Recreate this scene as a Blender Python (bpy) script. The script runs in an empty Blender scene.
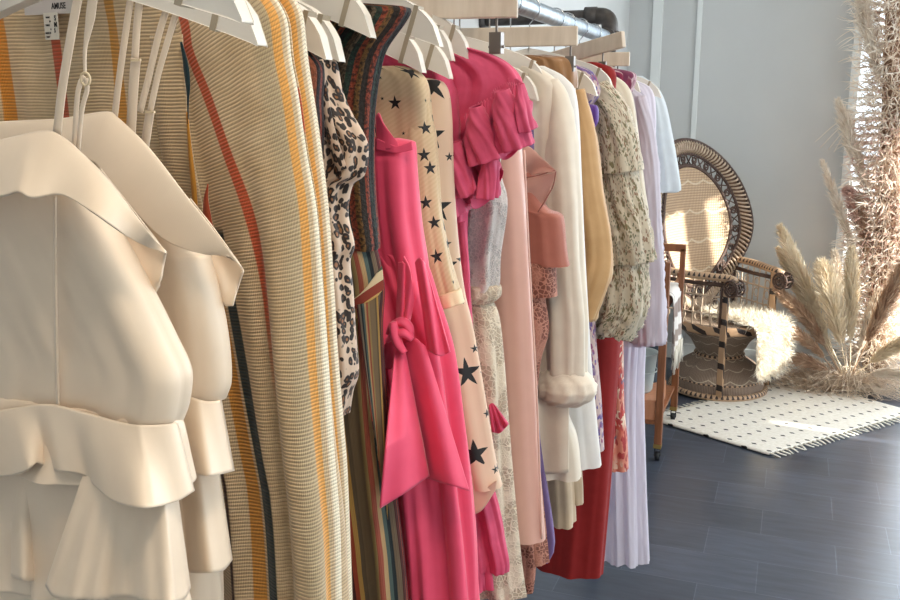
import bpy, math, random
import numpy as np
from mathutils import Vector, Matrix
random.seed(7)
rng = np.random.default_rng(7)
PI = math.pi
SC = bpy.context.scene
COL = SC.collection

# ------------------------------------------------------------------ camera
YAW, PITCH, FPX = math.radians(20.8), math.radians(11.91), 900.0
FW = np.array([-math.sin(YAW)*math.cos(PITCH), math.cos(YAW)*math.cos(PITCH), -math.sin(PITCH)])
RT = np.array([math.cos(YAW), math.sin(YAW), 0.0])
UP = np.cross(RT, FW)
CAM = np.array([0.6, 0.0, 1.6])
cd = bpy.data.cameras.new('camera'); cam = bpy.data.objects.new('camera', cd); COL.objects.link(cam)
cd.sensor_width = 36.0; cd.lens = 36.0; cd.clip_start = 0.02
cam.matrix_world = Matrix(((RT[0], UP[0], -FW[0], CAM[0]), (RT[1], UP[1], -FW[1], CAM[1]),
                           (RT[2], UP[2], -FW[2], CAM[2]), (0, 0, 0, 1)))
SC.camera = cam

def at(ax, x, y, v):
    """point of the plane axis=v seen at photo position x, y"""
    r = FW + (x-450)/FPX*RT + (300-y)/FPX*UP
    return CAM + r*(v-CAM[ax])/r[ax]
def PY(x, y, v): return at(1, x, y, v)
def PZ(x, y, v=0.0): return at(2, x, y, v)

# ------------------------------------------------------------------ objects
def tag(o, label=None, cat=None, group=None, kind=None):
    if label: o['label'] = label
    if cat: o['category'] = cat
    if group: o['group'] = group
    if kind: o['kind'] = kind
    return o
def empty(name, loc, rz=0, label=None, cat=None, group=None):
    o = bpy.data.objects.new(name, None); COL.objects.link(o)
    o.empty_display_size = 0.05
    o.location = loc; o.rotation_euler = (0, 0, rz)
    return tag(o, label, cat, group)

class MB:
    def __init__(s): s.v = []; s.f = []; s.uv = []; s.has = False
    def add(s, verts, faces, uv=None):
        n = len(s.v)
        s.v += [tuple(map(float, p)) for p in verts]
        s.f += [tuple(i+n for i in f) for f in faces]
        s.uv += [tuple(map(float, t)) for t in uv] if uv is not None else [(0.0, 0.0)]*len(verts)
        return s
    def box(s, a, b):
        x0, y0, z0 = a; x1, y1, z1 = b
        v = [(x0,y0,z0),(x1,y0,z0),(x1,y1,z0),(x0,y1,z0),(x0,y0,z1),(x1,y0,z1),(x1,y1,z1),(x0,y1,z1)]
        return s.add(v, [(0,3,2,1),(4,5,6,7),(0,1,5,4),(1,2,6,5),(2,3,7,6),(3,0,4,7)])
    def beam(s, p, q, w, h, up=(0,0,1)):
        p = np.array(p, float); q = np.array(q, float); d = q-p; d /= np.linalg.norm(d)
        a = np.cross(d, np.array(up, float))
        if np.linalg.norm(a) < 1e-4: a = np.cross(d, np.array([1.0,0,0]))
        a /= np.linalg.norm(a); b = np.cross(a, d)
        v = []; uv = []
        L = np.linalg.norm(q-p)
        for k, c in enumerate((p, q)):
            for i, j in ((-1,-1),(1,-1),(1,1),(-1,1)):
                v.append(c+a*i*w/2+b*j*h/2); uv.append((i*w/2+ j*h/2*0.01, k*L))
        return s.add(v, [(0,3,2,1),(4,5,6,7),(0,1,5,4),(1,2,6,5),(2,3,7,6),(3,0,4,7)], uv)
    def sweep(s, pts, rad, n=10, closed=False, flat=1.0, upv=None):
        P = np.array(pts, float); m = len(P)
        R = np.full(m, rad) if np.isscalar(rad) else np.array(rad, float)
        T = np.zeros_like(P)
        if closed: T = np.roll(P, -1, 0)-np.roll(P, 1, 0)
        else:
            T[1:-1] = P[2:]-P[:-2]; T[0] = P[1]-P[0]; T[-1] = P[-1]-P[-2]
        T /= np.linalg.norm(T, axis=1)[:, None]+1e-9
        u = np.array(upv, float) if upv is not None else (np.array([0,0,1.0]) if abs(T[0][2]) < .9 else np.array([1.0,0,0]))
        V = []; UV = []; L = 0
        for i in range(m):
            if i: L += np.linalg.norm(P[i]-P[i-1])
            a = np.cross(T[i], u); a /= np.linalg.norm(a)+1e-9; b = np.cross(a, T[i])
            if upv is None: u = b
            for k in range(n):
                t = 2*PI*k/n
                V.append(P[i]+R[i]*(math.cos(t)*a+flat*math.sin(t)*b)); UV.append((k/n*2*PI*R[i], L))
        F = []
        for i in range(m if closed else m-1):
            j = (i+1) % m
            for k in range(n):
                l = (k+1) % n
                F.append((i*n+k, i*n+l, j*n+l, j*n+k))
        if not closed:
            F.append(tuple(range(n-1, -1, -1))); F.append(tuple((m-1)*n+k for k in range(n)))
        return s.add(V, F, UV)
    def lathe(s, prof, c=(0,0,0), n=48, cap=True):
        V = []; UV = []; F = []
        L = 0
        for i, (r, z) in enumerate(prof):
            if i: L += math.hypot(r-prof[i-1][0], z-prof[i-1][1])
            for k in range(n):
                t = 2*PI*k/n
                V.append((c[0]+r*math.cos(t), c[1]+r*math.sin(t), c[2]+z)); UV.append((t*0.25, L))
        for i in range(len(prof)-1):
            for k in range(n):
                l = (k+1) % n
                F.append((i*n+k, i*n+l, (i+1)*n+l, (i+1)*n+k))
        if cap:
            F.append(tuple(range(n-1, -1, -1))); F.append(tuple((len(prof)-1)*n+k for k in range(n)))
        return s.add(V, F, UV)
    def grid(s, G, UVs=None, wrap=False):
        m, n = G.shape[:2]
        V = G.reshape(-1, 3)
        F = []
        for i in range(m-1):
            for k in range(n if wrap else n-1):
                l = (k+1) % n
                F.append((i*n+k, i*n+l, (i+1)*n+l, (i+1)*n+k))
        return s.add(V, F, UVs.reshape(-1, 2) if UVs is not None else None)
    def build(s, name, mat, parent=None, smooth=True, solid=0, bevel=0, label=None, cat=None, group=None, kind=None, origin=None, off=0):
        me = bpy.data.meshes.new(name)
        V = np.array(s.v)
        if parent is None and origin is None and len(V):
            origin = ((V[:,0].min()+V[:,0].max())/2, (V[:,1].min()+V[:,1].max())/2, V[:,2].min())
        o = bpy.data.objects.new(name, me)
        if parent is None:
            V = V-np.array(origin); o.location = origin
        me.from_pydata(V.tolist(), [], s.f)
        uvl = me.uv_layers.new(name='UVMap')
        idx = np.zeros(len(me.loops), dtype=np.int32); me.loops.foreach_get('vertex_index', idx)
        uvl.data.foreach_set('uv', np.array(s.uv, dtype=np.float32)[idx].ravel())
        if smooth: me.polygons.foreach_set('use_smooth', [True]*len(me.polygons))
        me.materials.append(mat); me.update()
        COL.objects.link(o)
        if parent is not None:
            o.parent = parent
        if bevel:
            b = o.modifiers.new('b', 'BEVEL'); b.width = bevel; b.segments = 2; b.limit_method = 'ANGLE'
        if solid:
            q = o.modifiers.new('s', 'SOLIDIFY'); q.thickness = solid; q.offset = off
        return tag(o, label, cat, group, kind)

# ------------------------------------------------------------------ materials
def lin(c):
    return tuple(((x/255)/12.92 if x/255 <= .04045 else ((x/255+.055)/1.055)**2.4) for x in c)+(1,)
class Mat:
    def __init__(s, name):
        s.m = bpy.data.materials.new(name); s.m.use_nodes = True
        s.t = s.m.node_tree; s.n = s.t.nodes; s.l = s.t.links
        s.b = s.n['Principled BSDF']; s.out = s.n['Material Output']
        s._uv = None
    def node(s, ty, **k):
        n = s.n.new(ty)
        for a, v in k.items(): setattr(n, a, v)
        return n
    def link(s, a, b): s.l.new(a, b)
    def setp(s, **k):
        for a, v in k.items():
            s.b.inputs[a.replace('_', ' ')].default_value = v
    def uv(s):
        if not s._uv:
            c = s.node('ShaderNodeTexCoord'); x = s.node('ShaderNodeSeparateXYZ'); s.link(c.outputs['UV'], x.inputs[0])
            s._uv = (c, x)
        return s._uv
    def U(s): return s.uv()[1].outputs[0]
    def V(s): return s.uv()[1].outputs[1]
    def UVv(s): return s.uv()[0].outputs['UV']
    def obj(s): return s.uv()[0].outputs['Object']
    def math(s, op, a, b=None, c=None, clamp=False):
        n = s.node('ShaderNodeMath', operation=op); n.use_clamp = clamp
        for i, v in enumerate((a, b, c)):
            if v is None: continue
            if isinstance(v, (int, float)): n.inputs[i].default_value = v
            else: s.link(v, n.inputs[i])
        return n.outputs[0]
    def mix(s, f, a, b, mode='MIX'):
        n = s.node('ShaderNodeMix', data_type='RGBA', blend_type=mode)
        for i, v in ((0, f), (6, a), (7, b)):
            if isinstance(v, (int, float)): n.inputs[i].default_value = v
            elif isinstance(v, tuple): n.inputs[i].default_value = v
            else: s.link(v, n.inputs[i])
        return n.outputs[2]
    def noise(s, scale, detail=3, vec=None, rough=.5, out='Fac'):
        n = s.node('ShaderNodeTexNoise'); n.inputs['Scale'].default_value = scale; n.inputs['Detail'].default_value = detail
        n.inputs['Roughness'].default_value = rough
        s.link(vec if vec is not None else s.obj(), n.inputs['Vector']); return n.outputs[out]
    def voro(s, scale, vec=None, feature='F1', out='Distance', rnd=1.0):
        n = s.node('ShaderNodeTexVoronoi', feature=feature); n.inputs['Scale'].default_value = scale
        n.inputs['Randomness'].default_value = rnd
        s.link(vec if vec is not None else s.obj(), n.inputs['Vector']); return n.outputs[out]
    def ramp(s, f, stops, interp='LINEAR'):
        n = s.node('ShaderNodeValToRGB'); r = n.color_ramp; r.interpolation = interp
        while len(r.elements) < len(stops): r.elements.new(0.5)
        for e, (p, c) in zip(r.elements, stops): e.position = p; e.color = c if len(c) == 4 else lin(c)
        s.link(f, n.inputs[0]); return n.outputs[0]
    def step(s, f, t, soft=.02):  # 1 above t
        n = s.node('ShaderNodeMapRange'); n.inputs[1].default_value = t-soft; n.inputs[2].default_value = t+soft
        s.link(f, n.inputs[0]); return n.outputs[0]
    def band(s, f, c, w, soft=.0006):
        d = s.math('ABSOLUTE', s.math('SUBTRACT', f, c))
        n = s.node('ShaderNodeMapRange'); n.inputs[1].default_value = w+soft; n.inputs[2].default_value = w-soft
        s.link(d, n.inputs[0]); return n.outputs[0]
    def bump(s, h, strength=.3, dist=.002):
        n = s.node('ShaderNodeBump'); n.inputs['Strength'].default_value = strength; n.inputs['Distance'].default_value = dist
        s.link(h, n.inputs['Height']); s.link(n.outputs[0], s.b.inputs['Normal']); return n
    def color(s, c):
        if isinstance(c, tuple): s.b.inputs['Base Color'].default_value = c
        else: s.link(c, s.b.inputs['Base Color'])
        s.col = c
    def translucent(s, amt, col=None):
        t = s.node('ShaderNodeBsdfTranslucent'); mx = s.node('ShaderNodeMixShader'); mx.inputs[0].default_value = amt
        c = col or s.col
        if isinstance(c, tuple): t.inputs[0].default_value = c
        else: s.link(c, t.inputs[0])
        s.link(s.b.outputs[0], mx.inputs[1]); s.link(t.outputs[0], mx.inputs[2]); s.link(mx.outputs[0], s.out.inputs[0])

def plain(name, c, rough=.6, metal=0, noise=0, nscale=8, bump=0, bscale=200, **k):
    m = Mat(name); m.setp(Roughness=rough, Metallic=metal)
    if noise:
        f = m.noise(nscale, 4); d = tuple(max(0, v-noise) for v in c); u = tuple(min(255, v+noise) for v in c)
        m.color(m.ramp(f, [(.3, d), (.7, u)]))
    else: m.color(lin(c))
    if bump: m.bump(m.noise(bscale, 2), bump, .001)
    for a, v in k.items(): m.b.inputs[a.replace('_', ' ')].default_value = v
    return m.m

def fabric(name, c, rough=.7, sheen=.25, weave=900, bump=.25, trans=0.0, crease=.35, alpha=1.0, vary=4):
    """plain woven cloth: fine weave plus soft creases running down the cloth"""
    m = Mat(name); m.setp(Roughness=rough)
    m.b.inputs['Sheen Weight'].default_value = sheen; m.b.inputs['Sheen Roughness'].default_value = .4
    mp = m.node('ShaderNodeMapping'); mp.inputs['Scale'].default_value = (1, .18, 1); m.link(m.UVv(), mp.inputs[0])
    cr = m.noise(28, 3, mp.outputs[0])
    f = m.noise(30, 3, m.UVv())
    d = tuple(max(0, v-vary) for v in c); u = tuple(min(255, v+vary) for v in c)
    m.color(m.ramp(f, [(.3, d), (.7, u)]))
    w = m.math('MULTIPLY', m.math('SINE', m.math('MULTIPLY', m.U(), weave*2*PI)), m.math('SINE', m.math('MULTIPLY', m.V(), weave*2*PI)))
    h = m.math('ADD', m.math('MULTIPLY', cr, crease*6), m.math('MULTIPLY', w, .06))
    m.bump(h, bump, .002)
    if alpha < 1: m.b.inputs['Alpha'].default_value = alpha
    if trans: m.translucent(trans)
    return m.m

def pleated(name, c, freq=160, trans=.1, alpha=1.0, rough=.7):
    m = Mat(name); m.setp(Roughness=rough); m.color(lin(c))
    n = m.noise(9, 2, m.UVv())
    ph = m.math('ADD', m.math('MULTIPLY', m.U(), freq*2*PI), m.math('MULTIPLY', n, 9))
    m.bump(m.math('SINE', ph), .5, .002)
    m.b.inputs['Sheen Weight'].default_value = .2
    if alpha < 1: m.b.inputs['Alpha'].default_value = alpha
    if trans: m.translucent(trans)
    return m.m

BS = [1+PY(x, y, .785)[0] for x, y in ((57, 70), (113, 60), (6, 90), (-1, 115))]
def knit_striped():
    m = Mat('striped rib knit'); m.setp(Roughness=.85)
    m.b.inputs['Sheen Weight'].default_value = .3
    U, V = m.U(), m.V()
    wob = m.noise(14, 2, m.UVv())
    # horizontal ribs
    sl = m.node('ShaderNodeMapRange'); sl.interpolation_type = 'SMOOTHSTEP'; sl.inputs[1].default_value = 1.30; sl.inputs[2].default_value = 1.66; sl.inputs[4].default_value = .5; m.link(V, sl.inputs[0])
    Vs = m.math('MULTIPLY_ADD', m.math('MINIMUM', U, .12), sl.outputs[0], V)
    rb = m.math('SINE', m.math('ADD', m.math('MULTIPLY', Vs, 2*PI/.0038), m.math('MULTIPLY', wob, 9)))
    rib = m.math('MULTIPLY_ADD', rb, .5, .5)
    st = m.math('SINE', m.math('MULTIPLY', U, 2*PI/.0016))
    base = m.ramp(m.noise(30, 3, m.UVv()), [(.3, (204, 176, 136)), (.7, (222, 196, 158))])
    # a greyer yarn beside the yellow band
    base = m.mix(m.math('MULTIPLY', m.band(U, .026, .010, .005), .4), base, lin((160, 150, 120)))
    col = base
    up = m.node('ShaderNodeMapRange'); up.inputs[1].default_value = 1.42; up.inputs[2].default_value = 1.66
    m.link(V, up.inputs[0]); k = m.math('POWER', up.outputs[0], 1.5)
    Ur = m.math('MULTIPLY_ADD', k, -.046, U)
    Ug = m.math('MULTIPLY_ADD', m.math('MAXIMUM', m.math('SUBTRACT', V, 1.22), 0), -.10, U)
    for f, c, w, cc in ((U, .0145, .0048, (232, 168, 84)), (U, BS[0], .0066, (196, 84, 46)), (U, BS[1], .0062, (206, 146, 62)), (U, BS[2], .0075, (214, 140, 48)), (U, BS[3], .003, (190, 70, 40))):
        col = m.mix(m.band(f, c, w, .0007), col, lin(cc))
    col = m.mix(m.math('MULTIPLY', m.band(Ur, .064, .0056, .0007), m.step(V, 1.36, .05)), col, lin((200, 88, 50)))
    lowm = m.math('SUBTRACT', 1.0, m.step(V, 1.485, .004)); l2 = m.math('SUBTRACT', 1.0, m.step(V, 1.30, .01))
    for f, c, w, cc, mk in ((Ug, .087, .0062, (8, 38, 42), lowm), (Ug, .104, .0075, (206, 142, 58), lowm), (Ug, .132, .0018, (62, 30, 24), l2)):
        col = m.mix(m.math('MULTIPLY', m.band(f, c, w, .0007), mk), col, lin(cc))
    col = m.mix(m.math('SUBTRACT', 1.0, m.step(m.math('ABSOLUTE', U), .0045, .001)), col, lin((244, 232, 206)))
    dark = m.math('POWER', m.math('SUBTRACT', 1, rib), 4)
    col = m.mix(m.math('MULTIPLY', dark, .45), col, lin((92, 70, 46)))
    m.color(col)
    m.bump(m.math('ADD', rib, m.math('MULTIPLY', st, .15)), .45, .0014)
    return m.m

def multi_stripes(name, cols, width, rough=.8, ribs=0, vary=.0, contrast=.3, slant=0.0):
    m = Mat(name); m.setp(Roughness=rough); U = m.U()
    if slant: U = m.math('MULTIPLY_ADD', m.V(), slant, U)
    w = m.math('FRACT', m.math('DIVIDE', m.math('ADD', m.math('ADD', U, 1.0), m.math('MULTIPLY', m.noise(12, 2, m.UVv()), vary)), width))
    n = len(cols); col = m.ramp(w, [(i/n, c) for i, c in enumerate(cols)], 'CONSTANT')
    if ribs:
        z = m.noise(260, 2, m.UVv()); col = m.mix(m.math('MULTIPLY', m.step(z, .52, .06), contrast), col, lin((20, 18, 16)))
        m.bump(z, .7, .003)
    else: m.bump(m.math('SINE', m.math('MULTIPLY', U, 2*PI/.002)), .2, .001)
    m.color(col); return m.m

def leopard():
    m = Mat('leopard print'); m.setp(Roughness=.55); m.b.inputs['Sheen Weight'].default_value = .3
    mp = m.node('ShaderNodeMapping'); mp.inputs['Scale'].default_value = (1.25, .8, 1); m.link(m.UVv(), mp.inputs[0])
    nz = m.noise(75, 2, mp.outputs[0], out='Color'); a = m.node('ShaderNodeVectorMath', operation='MULTIPLY_ADD')
    m.link(nz, a.inputs[0]); a.inputs[1].default_value = (.009, .009, 0); m.link(mp.outputs[0], a.inputs[2])
    d = m.voro(138, a.outputs[0], rnd=.9)
    e = m.noise(120, 2, m.UVv())
    dd = m.math('MULTIPLY_ADD', e, .26, d)
    base = lin((216, 192, 170)); tan = lin((150, 100, 62)); blk = lin((34, 22, 20))
    spot = m.math('SUBTRACT', 1, m.step(dd, .66, .03)); core = m.math('SUBTRACT', 1, m.step(dd, .36, .05))
    c = m.mix(spot, base, blk); c = m.mix(core, c, tan); m.color(c)
    return m.m

def stars(name, c, size=26, black=(18, 16, 18), k=.2, ribbed=True):
    m = Mat(name); m.setp(Roughness=.6); m.b.inputs['Sheen Weight'].default_value = .2
    v = m.node('ShaderNodeTexVoronoi'); v.inputs['Scale'].default_value = size; v.inputs['Randomness'].default_value = .75
    v.voronoi_dimensions = '2D'
    m.link(m.UVv(), v.inputs['Vector'])
    sub = m.node('ShaderNodeVectorMath', operation='SUBTRACT'); m.link(m.UVv(), sub.inputs[0]); m.link(v.outputs['Position'], sub.inputs[1])
    x = m.node('ShaderNodeSeparateXYZ'); m.link(sub.outputs[0], x.inputs[0])
    cx = m.node('ShaderNodeSeparateColor'); m.link(v.outputs['Color'], cx.inputs[0])
    th = m.math('ARCTAN2', x.outputs[0], x.outputs[1])
    q = m.math('ADD', m.math('DIVIDE', th, 2*PI/5), 10.5)
    mm = m.math('MULTIPLY', m.math('ABSOLUTE', m.math('SUBTRACT', m.math('FRACT', q), .5)), 2)   # 0 at a tip
    R = m.math('MULTIPLY', m.math('ADD', m.math('POWER', m.math('GREATER_THAN', cx.outputs[0], .5), 1), .42), k/size)
    rad = m.math('DIVIDE', R, m.math('MULTIPLY_ADD', mm, 1.7, 1.0))
    r = m.math('SQRT', m.math('ADD', m.math('POWER', x.outputs[0], 2), m.math('POWER', x.outputs[1], 2)))
    ins = m.math('LESS_THAN', r, m.math('MULTIPLY', rad, 1.25))
    rib = m.math('SINE', m.math('MULTIPLY', m.math('ADD', m.V(), m.math('MULTIPLY', m.U(), .6)), 2*PI/.006))
    base = m.mix(m.math('MULTIPLY_ADD', rib, .12, .12), lin(c), lin((196, 164, 124))) if ribbed else lin(c)
    m.color(m.mix(ins, base, lin(black))); m.translucent(.12, m.b.inputs['Base Color'].links[0].from_socket)
    return m.m

def printed(name, base, cols, scale=60, dens=.42, seed=0, stretch=(1, 1, 1), trans=.12):
    """scattered leaves and blossoms printed on light cloth"""
    m = Mat(name); m.setp(Roughness=.7); m.b.inputs['Sheen Weight'].default_value = .2
    c = lin(base)
    for i, cc in enumerate(cols):
        mp = m.node('ShaderNodeMapping'); mp.inputs['Location'].default_value = (seed+i*3.3, i*1.7, 0); mp.inputs['Rotation'].default_value = (0, 0, .7*i+.4)
        mp.inputs['Scale'].default_value = (stretch[0]*(1+.25*i), stretch[1]*(.55+.1*i), 1); m.link(m.UVv(), mp.inputs[0])
        nz = m.noise(scale*.8, 3, mp.outputs[0], out='Color'); a = m.node('ShaderNodeVectorMath', operation='MULTIPLY_ADD')
        m.link(nz, a.inputs[0]); a.inputs[1].default_value = (1.1/scale, 1.1/scale, 0); m.link(mp.outputs[0], a.inputs[2])
        d = m.voro(scale*(1+.2*i), a.outputs[0])
        sel = m.math('SUBTRACT', 1, m.step(d, dens*(.9 if i else 1), .03))
        pat = m.step(m.noise(scale*.22, 1, mp.outputs[0]), .5, .03)
        c = m.mix(m.math('MULTIPLY', sel, pat), c, lin(cc))
    m.color(c); m.bump(m.noise(70, 3, m.UVv()), .4, .003)
    if trans: m.translucent(trans, c)
    return m.m

def lace(name, c, scale=120, hole=.10, alpha_min=.0, dark=None):
    m = Mat(name); m.setp(Roughness=.75)
    nz = m.noise(scale*.35, 2, m.UVv(), out='Color'); a = m.node('ShaderNodeVectorMath', operation='MULTIPLY_ADD')
    m.link(nz, a.inputs[0]); a.inputs[1].default_value = (.9/scale, .9/scale, 0); m.link(m.UVv(), a.inputs[2])
    e = m.voro(scale, a.outputs[0], feature='DISTANCE_TO_EDGE')
    h = m.step(e, hole, .03)
    flow = m.step(m.noise(scale*.16, 1, m.UVv()), .53, .03)
    h = m.math('MULTIPLY', h, m.math('SUBTRACT', 1, m.math('MULTIPLY', flow, .8)))
    d = dark or tuple(int(v*.72) for v in c)
    m.color(m.mix(h, lin(c), lin(d)))
    m.bump(m.math('MULTIPLY', h, -1), .8, .002)
    if alpha_min < 1 and not dark:
        m.link(m.math('SUBTRACT', 1, m.math('MULTIPLY', h, 1-alpha_min)), m.b.inputs['Alpha'])
    return m.m

def cane(name, c=(186, 150, 112), dark=(84, 60, 44), f1=.012, f2=.009, alpha=False, rows=0):
    """basket weave: strands over and under"""
    m = Mat(name); m.setp(Roughness=.6)
    s1 = m.math('SINE', m.math('MULTIPLY', m.U(), 2*PI/f1)); s2 = m.math('SINE', m.math('MULTIPLY', m.V(), 2*PI/f2))
    p = m.math('MULTIPLY', s1, s2); a = m.math('ABSOLUTE', p)
    c0 = m.ramp(a, [(.0, dark), (.35, c), (1, tuple(min(255, v+14) for v in c))])
    c0 = m.mix(m.math('MULTIPLY', m.noise(7, 3), .5), c0, lin(tuple(int(v*.8) for v in c)))
    if rows:
        w = m.math('ADD', m.V(), m.math('MULTIPLY', m.math('ABSOLUTE', m.math('SINE', m.math('MULTIPLY', m.U(), 26))), .022))
        c0 = m.mix(m.math('MULTIPLY', m.band(m.math('FRACT', m.math('DIVIDE', w, rows)), .5, .035, .02), .5), c0, lin((232, 218, 192)))
    m.color(c0); m.bump(a, .8, .003)
    if alpha: m.link(m.step(a, .12, .05), m.b.inputs['Alpha'])
    return m.m

def diamond(name, a=(178, 140, 100), b=(38, 24, 20), per=.075, slant=1.0, w=.022):
    m = Mat(name); m.setp(Roughness=.5)
    f = m.math('FRACT', m.math('DIVIDE', m.math('MULTIPLY_ADD', m.U(), slant, m.V()), per))
    d = m.math('ADD', m.math('ABSOLUTE', m.math('SUBTRACT', f, .5)), m.math('MULTIPLY', m.math('ABSOLUTE', m.U()), 9))
    m.color(m.mix(m.math('LESS_THAN', d, .3), lin(a), lin(b))); return m.m

def wood(name, c, d, scale=14, rough=.45):
    m = Mat(name); m.setp(Roughness=rough)
    mp = m.node('ShaderNodeMapping'); mp.inputs['Scale'].default_value = (1, 1, .12); m.link(m.obj(), mp.inputs[0])
    m.color(m.ramp(m.noise(scale*4, 4, mp.outputs[0]), [(.3, d), (.7, c)])); m.bump(m.noise(scale*10, 3, mp.outputs[0]), .15, .001)
    return m.m

M_ivory = fabric('ivory satin crepe', (236, 216, 192), rough=.40, sheen=.15, bump=.12, crease=.5, vary=2)
M_hang = plain('cream painted wood', (236, 229, 218), .45, noise=4, nscale=20)
M_hangend = plain('pale grooved wood', (172, 158, 136), .5)
M_hangw = wood('limed wood', (222, 206, 188), (206, 188, 168), 20)
M_steel = plain('polished steel', (190, 194, 198), .25, 1)
M_galv = plain('galvanised pipe', (166, 178, 190), .32, .9, noise=22, nscale=60)
M_iron = plain('dark iron pipe', (82, 78, 76), .5, .8, noise=14, nscale=30)
M_knit = knit_striped()

# ------------------------------------------------------------------ curves
def cr(pts, n):
    """smooth curve through points, n samples evenly along it"""
    P = np.array(pts, float)
    if len(P) == 2:
        t = np.linspace(0, 1, n)[:, None]; return P[0]*(1-t)+P[1]*t
    Q = np.vstack([2*P[0]-P[1], P, 2*P[-1]-P[-2]]); out = []
    for i in range(1, len(Q)-2):
        a, b, c, d = Q[i-1:i+3]
        for t in np.linspace(0, 1, 24, endpoint=False):
            out.append(.5*(2*b+(c-a)*t+(2*a-5*b+4*c-d)*t*t+(3*b-a-3*c+d)*t**3))
    out.append(Q[-2]); O = np.array(out)
    s = np.r_[0, np.cumsum(np.linalg.norm(np.diff(O, axis=0), axis=1))]; u = np.linspace(0, s[-1], n)
    return np.stack([np.interp(u, s, O[:, k]) for k in range(O.shape[1])], 1)

def fold(a, t, lam, seed, drift=2.0):
    r = np.random.default_rng(seed); o = 0
    for k, w in ((1, 1), (1.73, .55), (.47, .7), (3.1, .22)):
        ph = r.uniform(0, 2*PI); dr = r.uniform(-drift, drift)
        x = a*2*PI*k/lam+ph+dr*t*1.5; o = o+w*np.sin(x+.45*np.sin(x))
    return o/1.6

def tube(prof, s, b=.03, btop=.012, amp=(.002, .012), lam=.05, seed=1, N=170, M=110, arc=(0, 1), uL=None, hemw=0.0, skew=0.0, tilt=0.0, rise=.12):
    """hanging cloth shell. prof: right outline in photo positions on the plane Y=s, top to bottom"""
    pr = np.array([PY(x, y, s)[[0, 2]] for x, y in prof]); C = cr(pr, M)
    G = np.zeros((M, N, 3)); UVs = np.zeros((M, N, 2))
    H = C[0, 1]-C[-1, 1]
    for i in range(M):
        uR, z = C[i]; t = (C[0, 1]-z)/max(H, 1e-6); t = min(max(t, 0), 1)
        ul = -uR if uL is None else (uL if not isinstance(uL, (list, tuple)) else np.interp(t, [0, 1], uL))
        a = max((uR-ul)/2, .01); c = (uR+ul)/2
        bb = btop+(b-btop)*min(1, t/rise)**.7; r = min(bb, a*.95)
        l = a-r; per = 4*l+2*PI*r
        q = np.linspace(arc[0], arc[1], N, endpoint=not (arc[1]-arc[0] >= .999))
        q = q-.32*np.sin(4*PI*q)/(4*PI)*0
        sN = q*per   # starts at right tip, goes over the camera side (-w)
        x = np.zeros(N); w = np.zeros(N); nx = np.zeros(N); nw = np.zeros(N)
        for k, sv in enumerate(sN):
            qa = PI*r/2
            if sv < qa: th = sv/r; x[k] = l+r*math.cos(th); w[k] = -r*math.sin(th); nx[k] = math.cos(th); nw[k] = -math.sin(th)
            elif sv < qa+2*l: x[k] = l-(sv-qa); w[k] = -r; nw[k] = -1
            elif sv < 3*qa+2*l: th = PI/2+(sv-qa-2*l)/r; x[k] = -l+r*math.cos(th); w[k] = -r*math.sin(th); nx[k] = math.cos(th); nw[k] = -math.sin(th)
            elif sv < 3*qa+4*l: x[k] = -l+(sv-3*qa-2*l); w[k] = r; nw[k] = 1
            else: th = (sv-3*qa-4*l)/r; x[k] = l+r*math.sin(th); w[k] = r*math.cos(th); nx[k] = math.sin(th); nw[k] = math.cos(th)
        # measured both ways round from the right edge, so stripes follow both faces
        sg = np.where(sN < per/2, sN, sN-per)
        A = amp[0]+(amp[1]-amp[0])*t
        f = fold(np.where(sN < per/2, sN, per-sN), t, lam, seed)*A
        G[i, :, 0] = c+x+nx*f; G[i, :, 1] = s+w+nw*f+tilt*x; G[i, :, 2] = z+hemw*t*fold(sN, t, .09, seed+5)+skew*x*t
        UVs[i, :, 0] = np.abs(sg) if arc == (0, 1) else np.where(sN < per/2, sN, sN)
        UVs[i, :, 1] = z
    mb = MB(); mb.grid(G, UVs, wrap=(arc == (0, 1))); return mb

def sheet(top, bot, yf, nq=60, nv=40, su=1.0, world=False, s=None):
    """cloth between two outline curves given in photo positions; yf(q, v) is the depth Y of each point"""
    T = cr(top, nq); B = cr(bot, nq); G = np.zeros((nv, nq, 3)); UVs = np.zeros((nv, nq, 2))
    for i in range(nv):
        v = i/(nv-1)
        for k in range(nq):
            q = k/(nq-1); p = T[k]*(1-v)+B[k]*v
            G[i, k] = PY(p[0], p[1], yf(q, v))
    d = np.linalg.norm(np.diff(G, axis=1), axis=2).mean(0); UVs[:, :, 0] = np.r_[0, np.cumsum(d)][None, :]*su
    UVs[:, :, 1] = G[:, :, 2]
    mb = MB(); mb.grid(G, UVs); return mb

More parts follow.
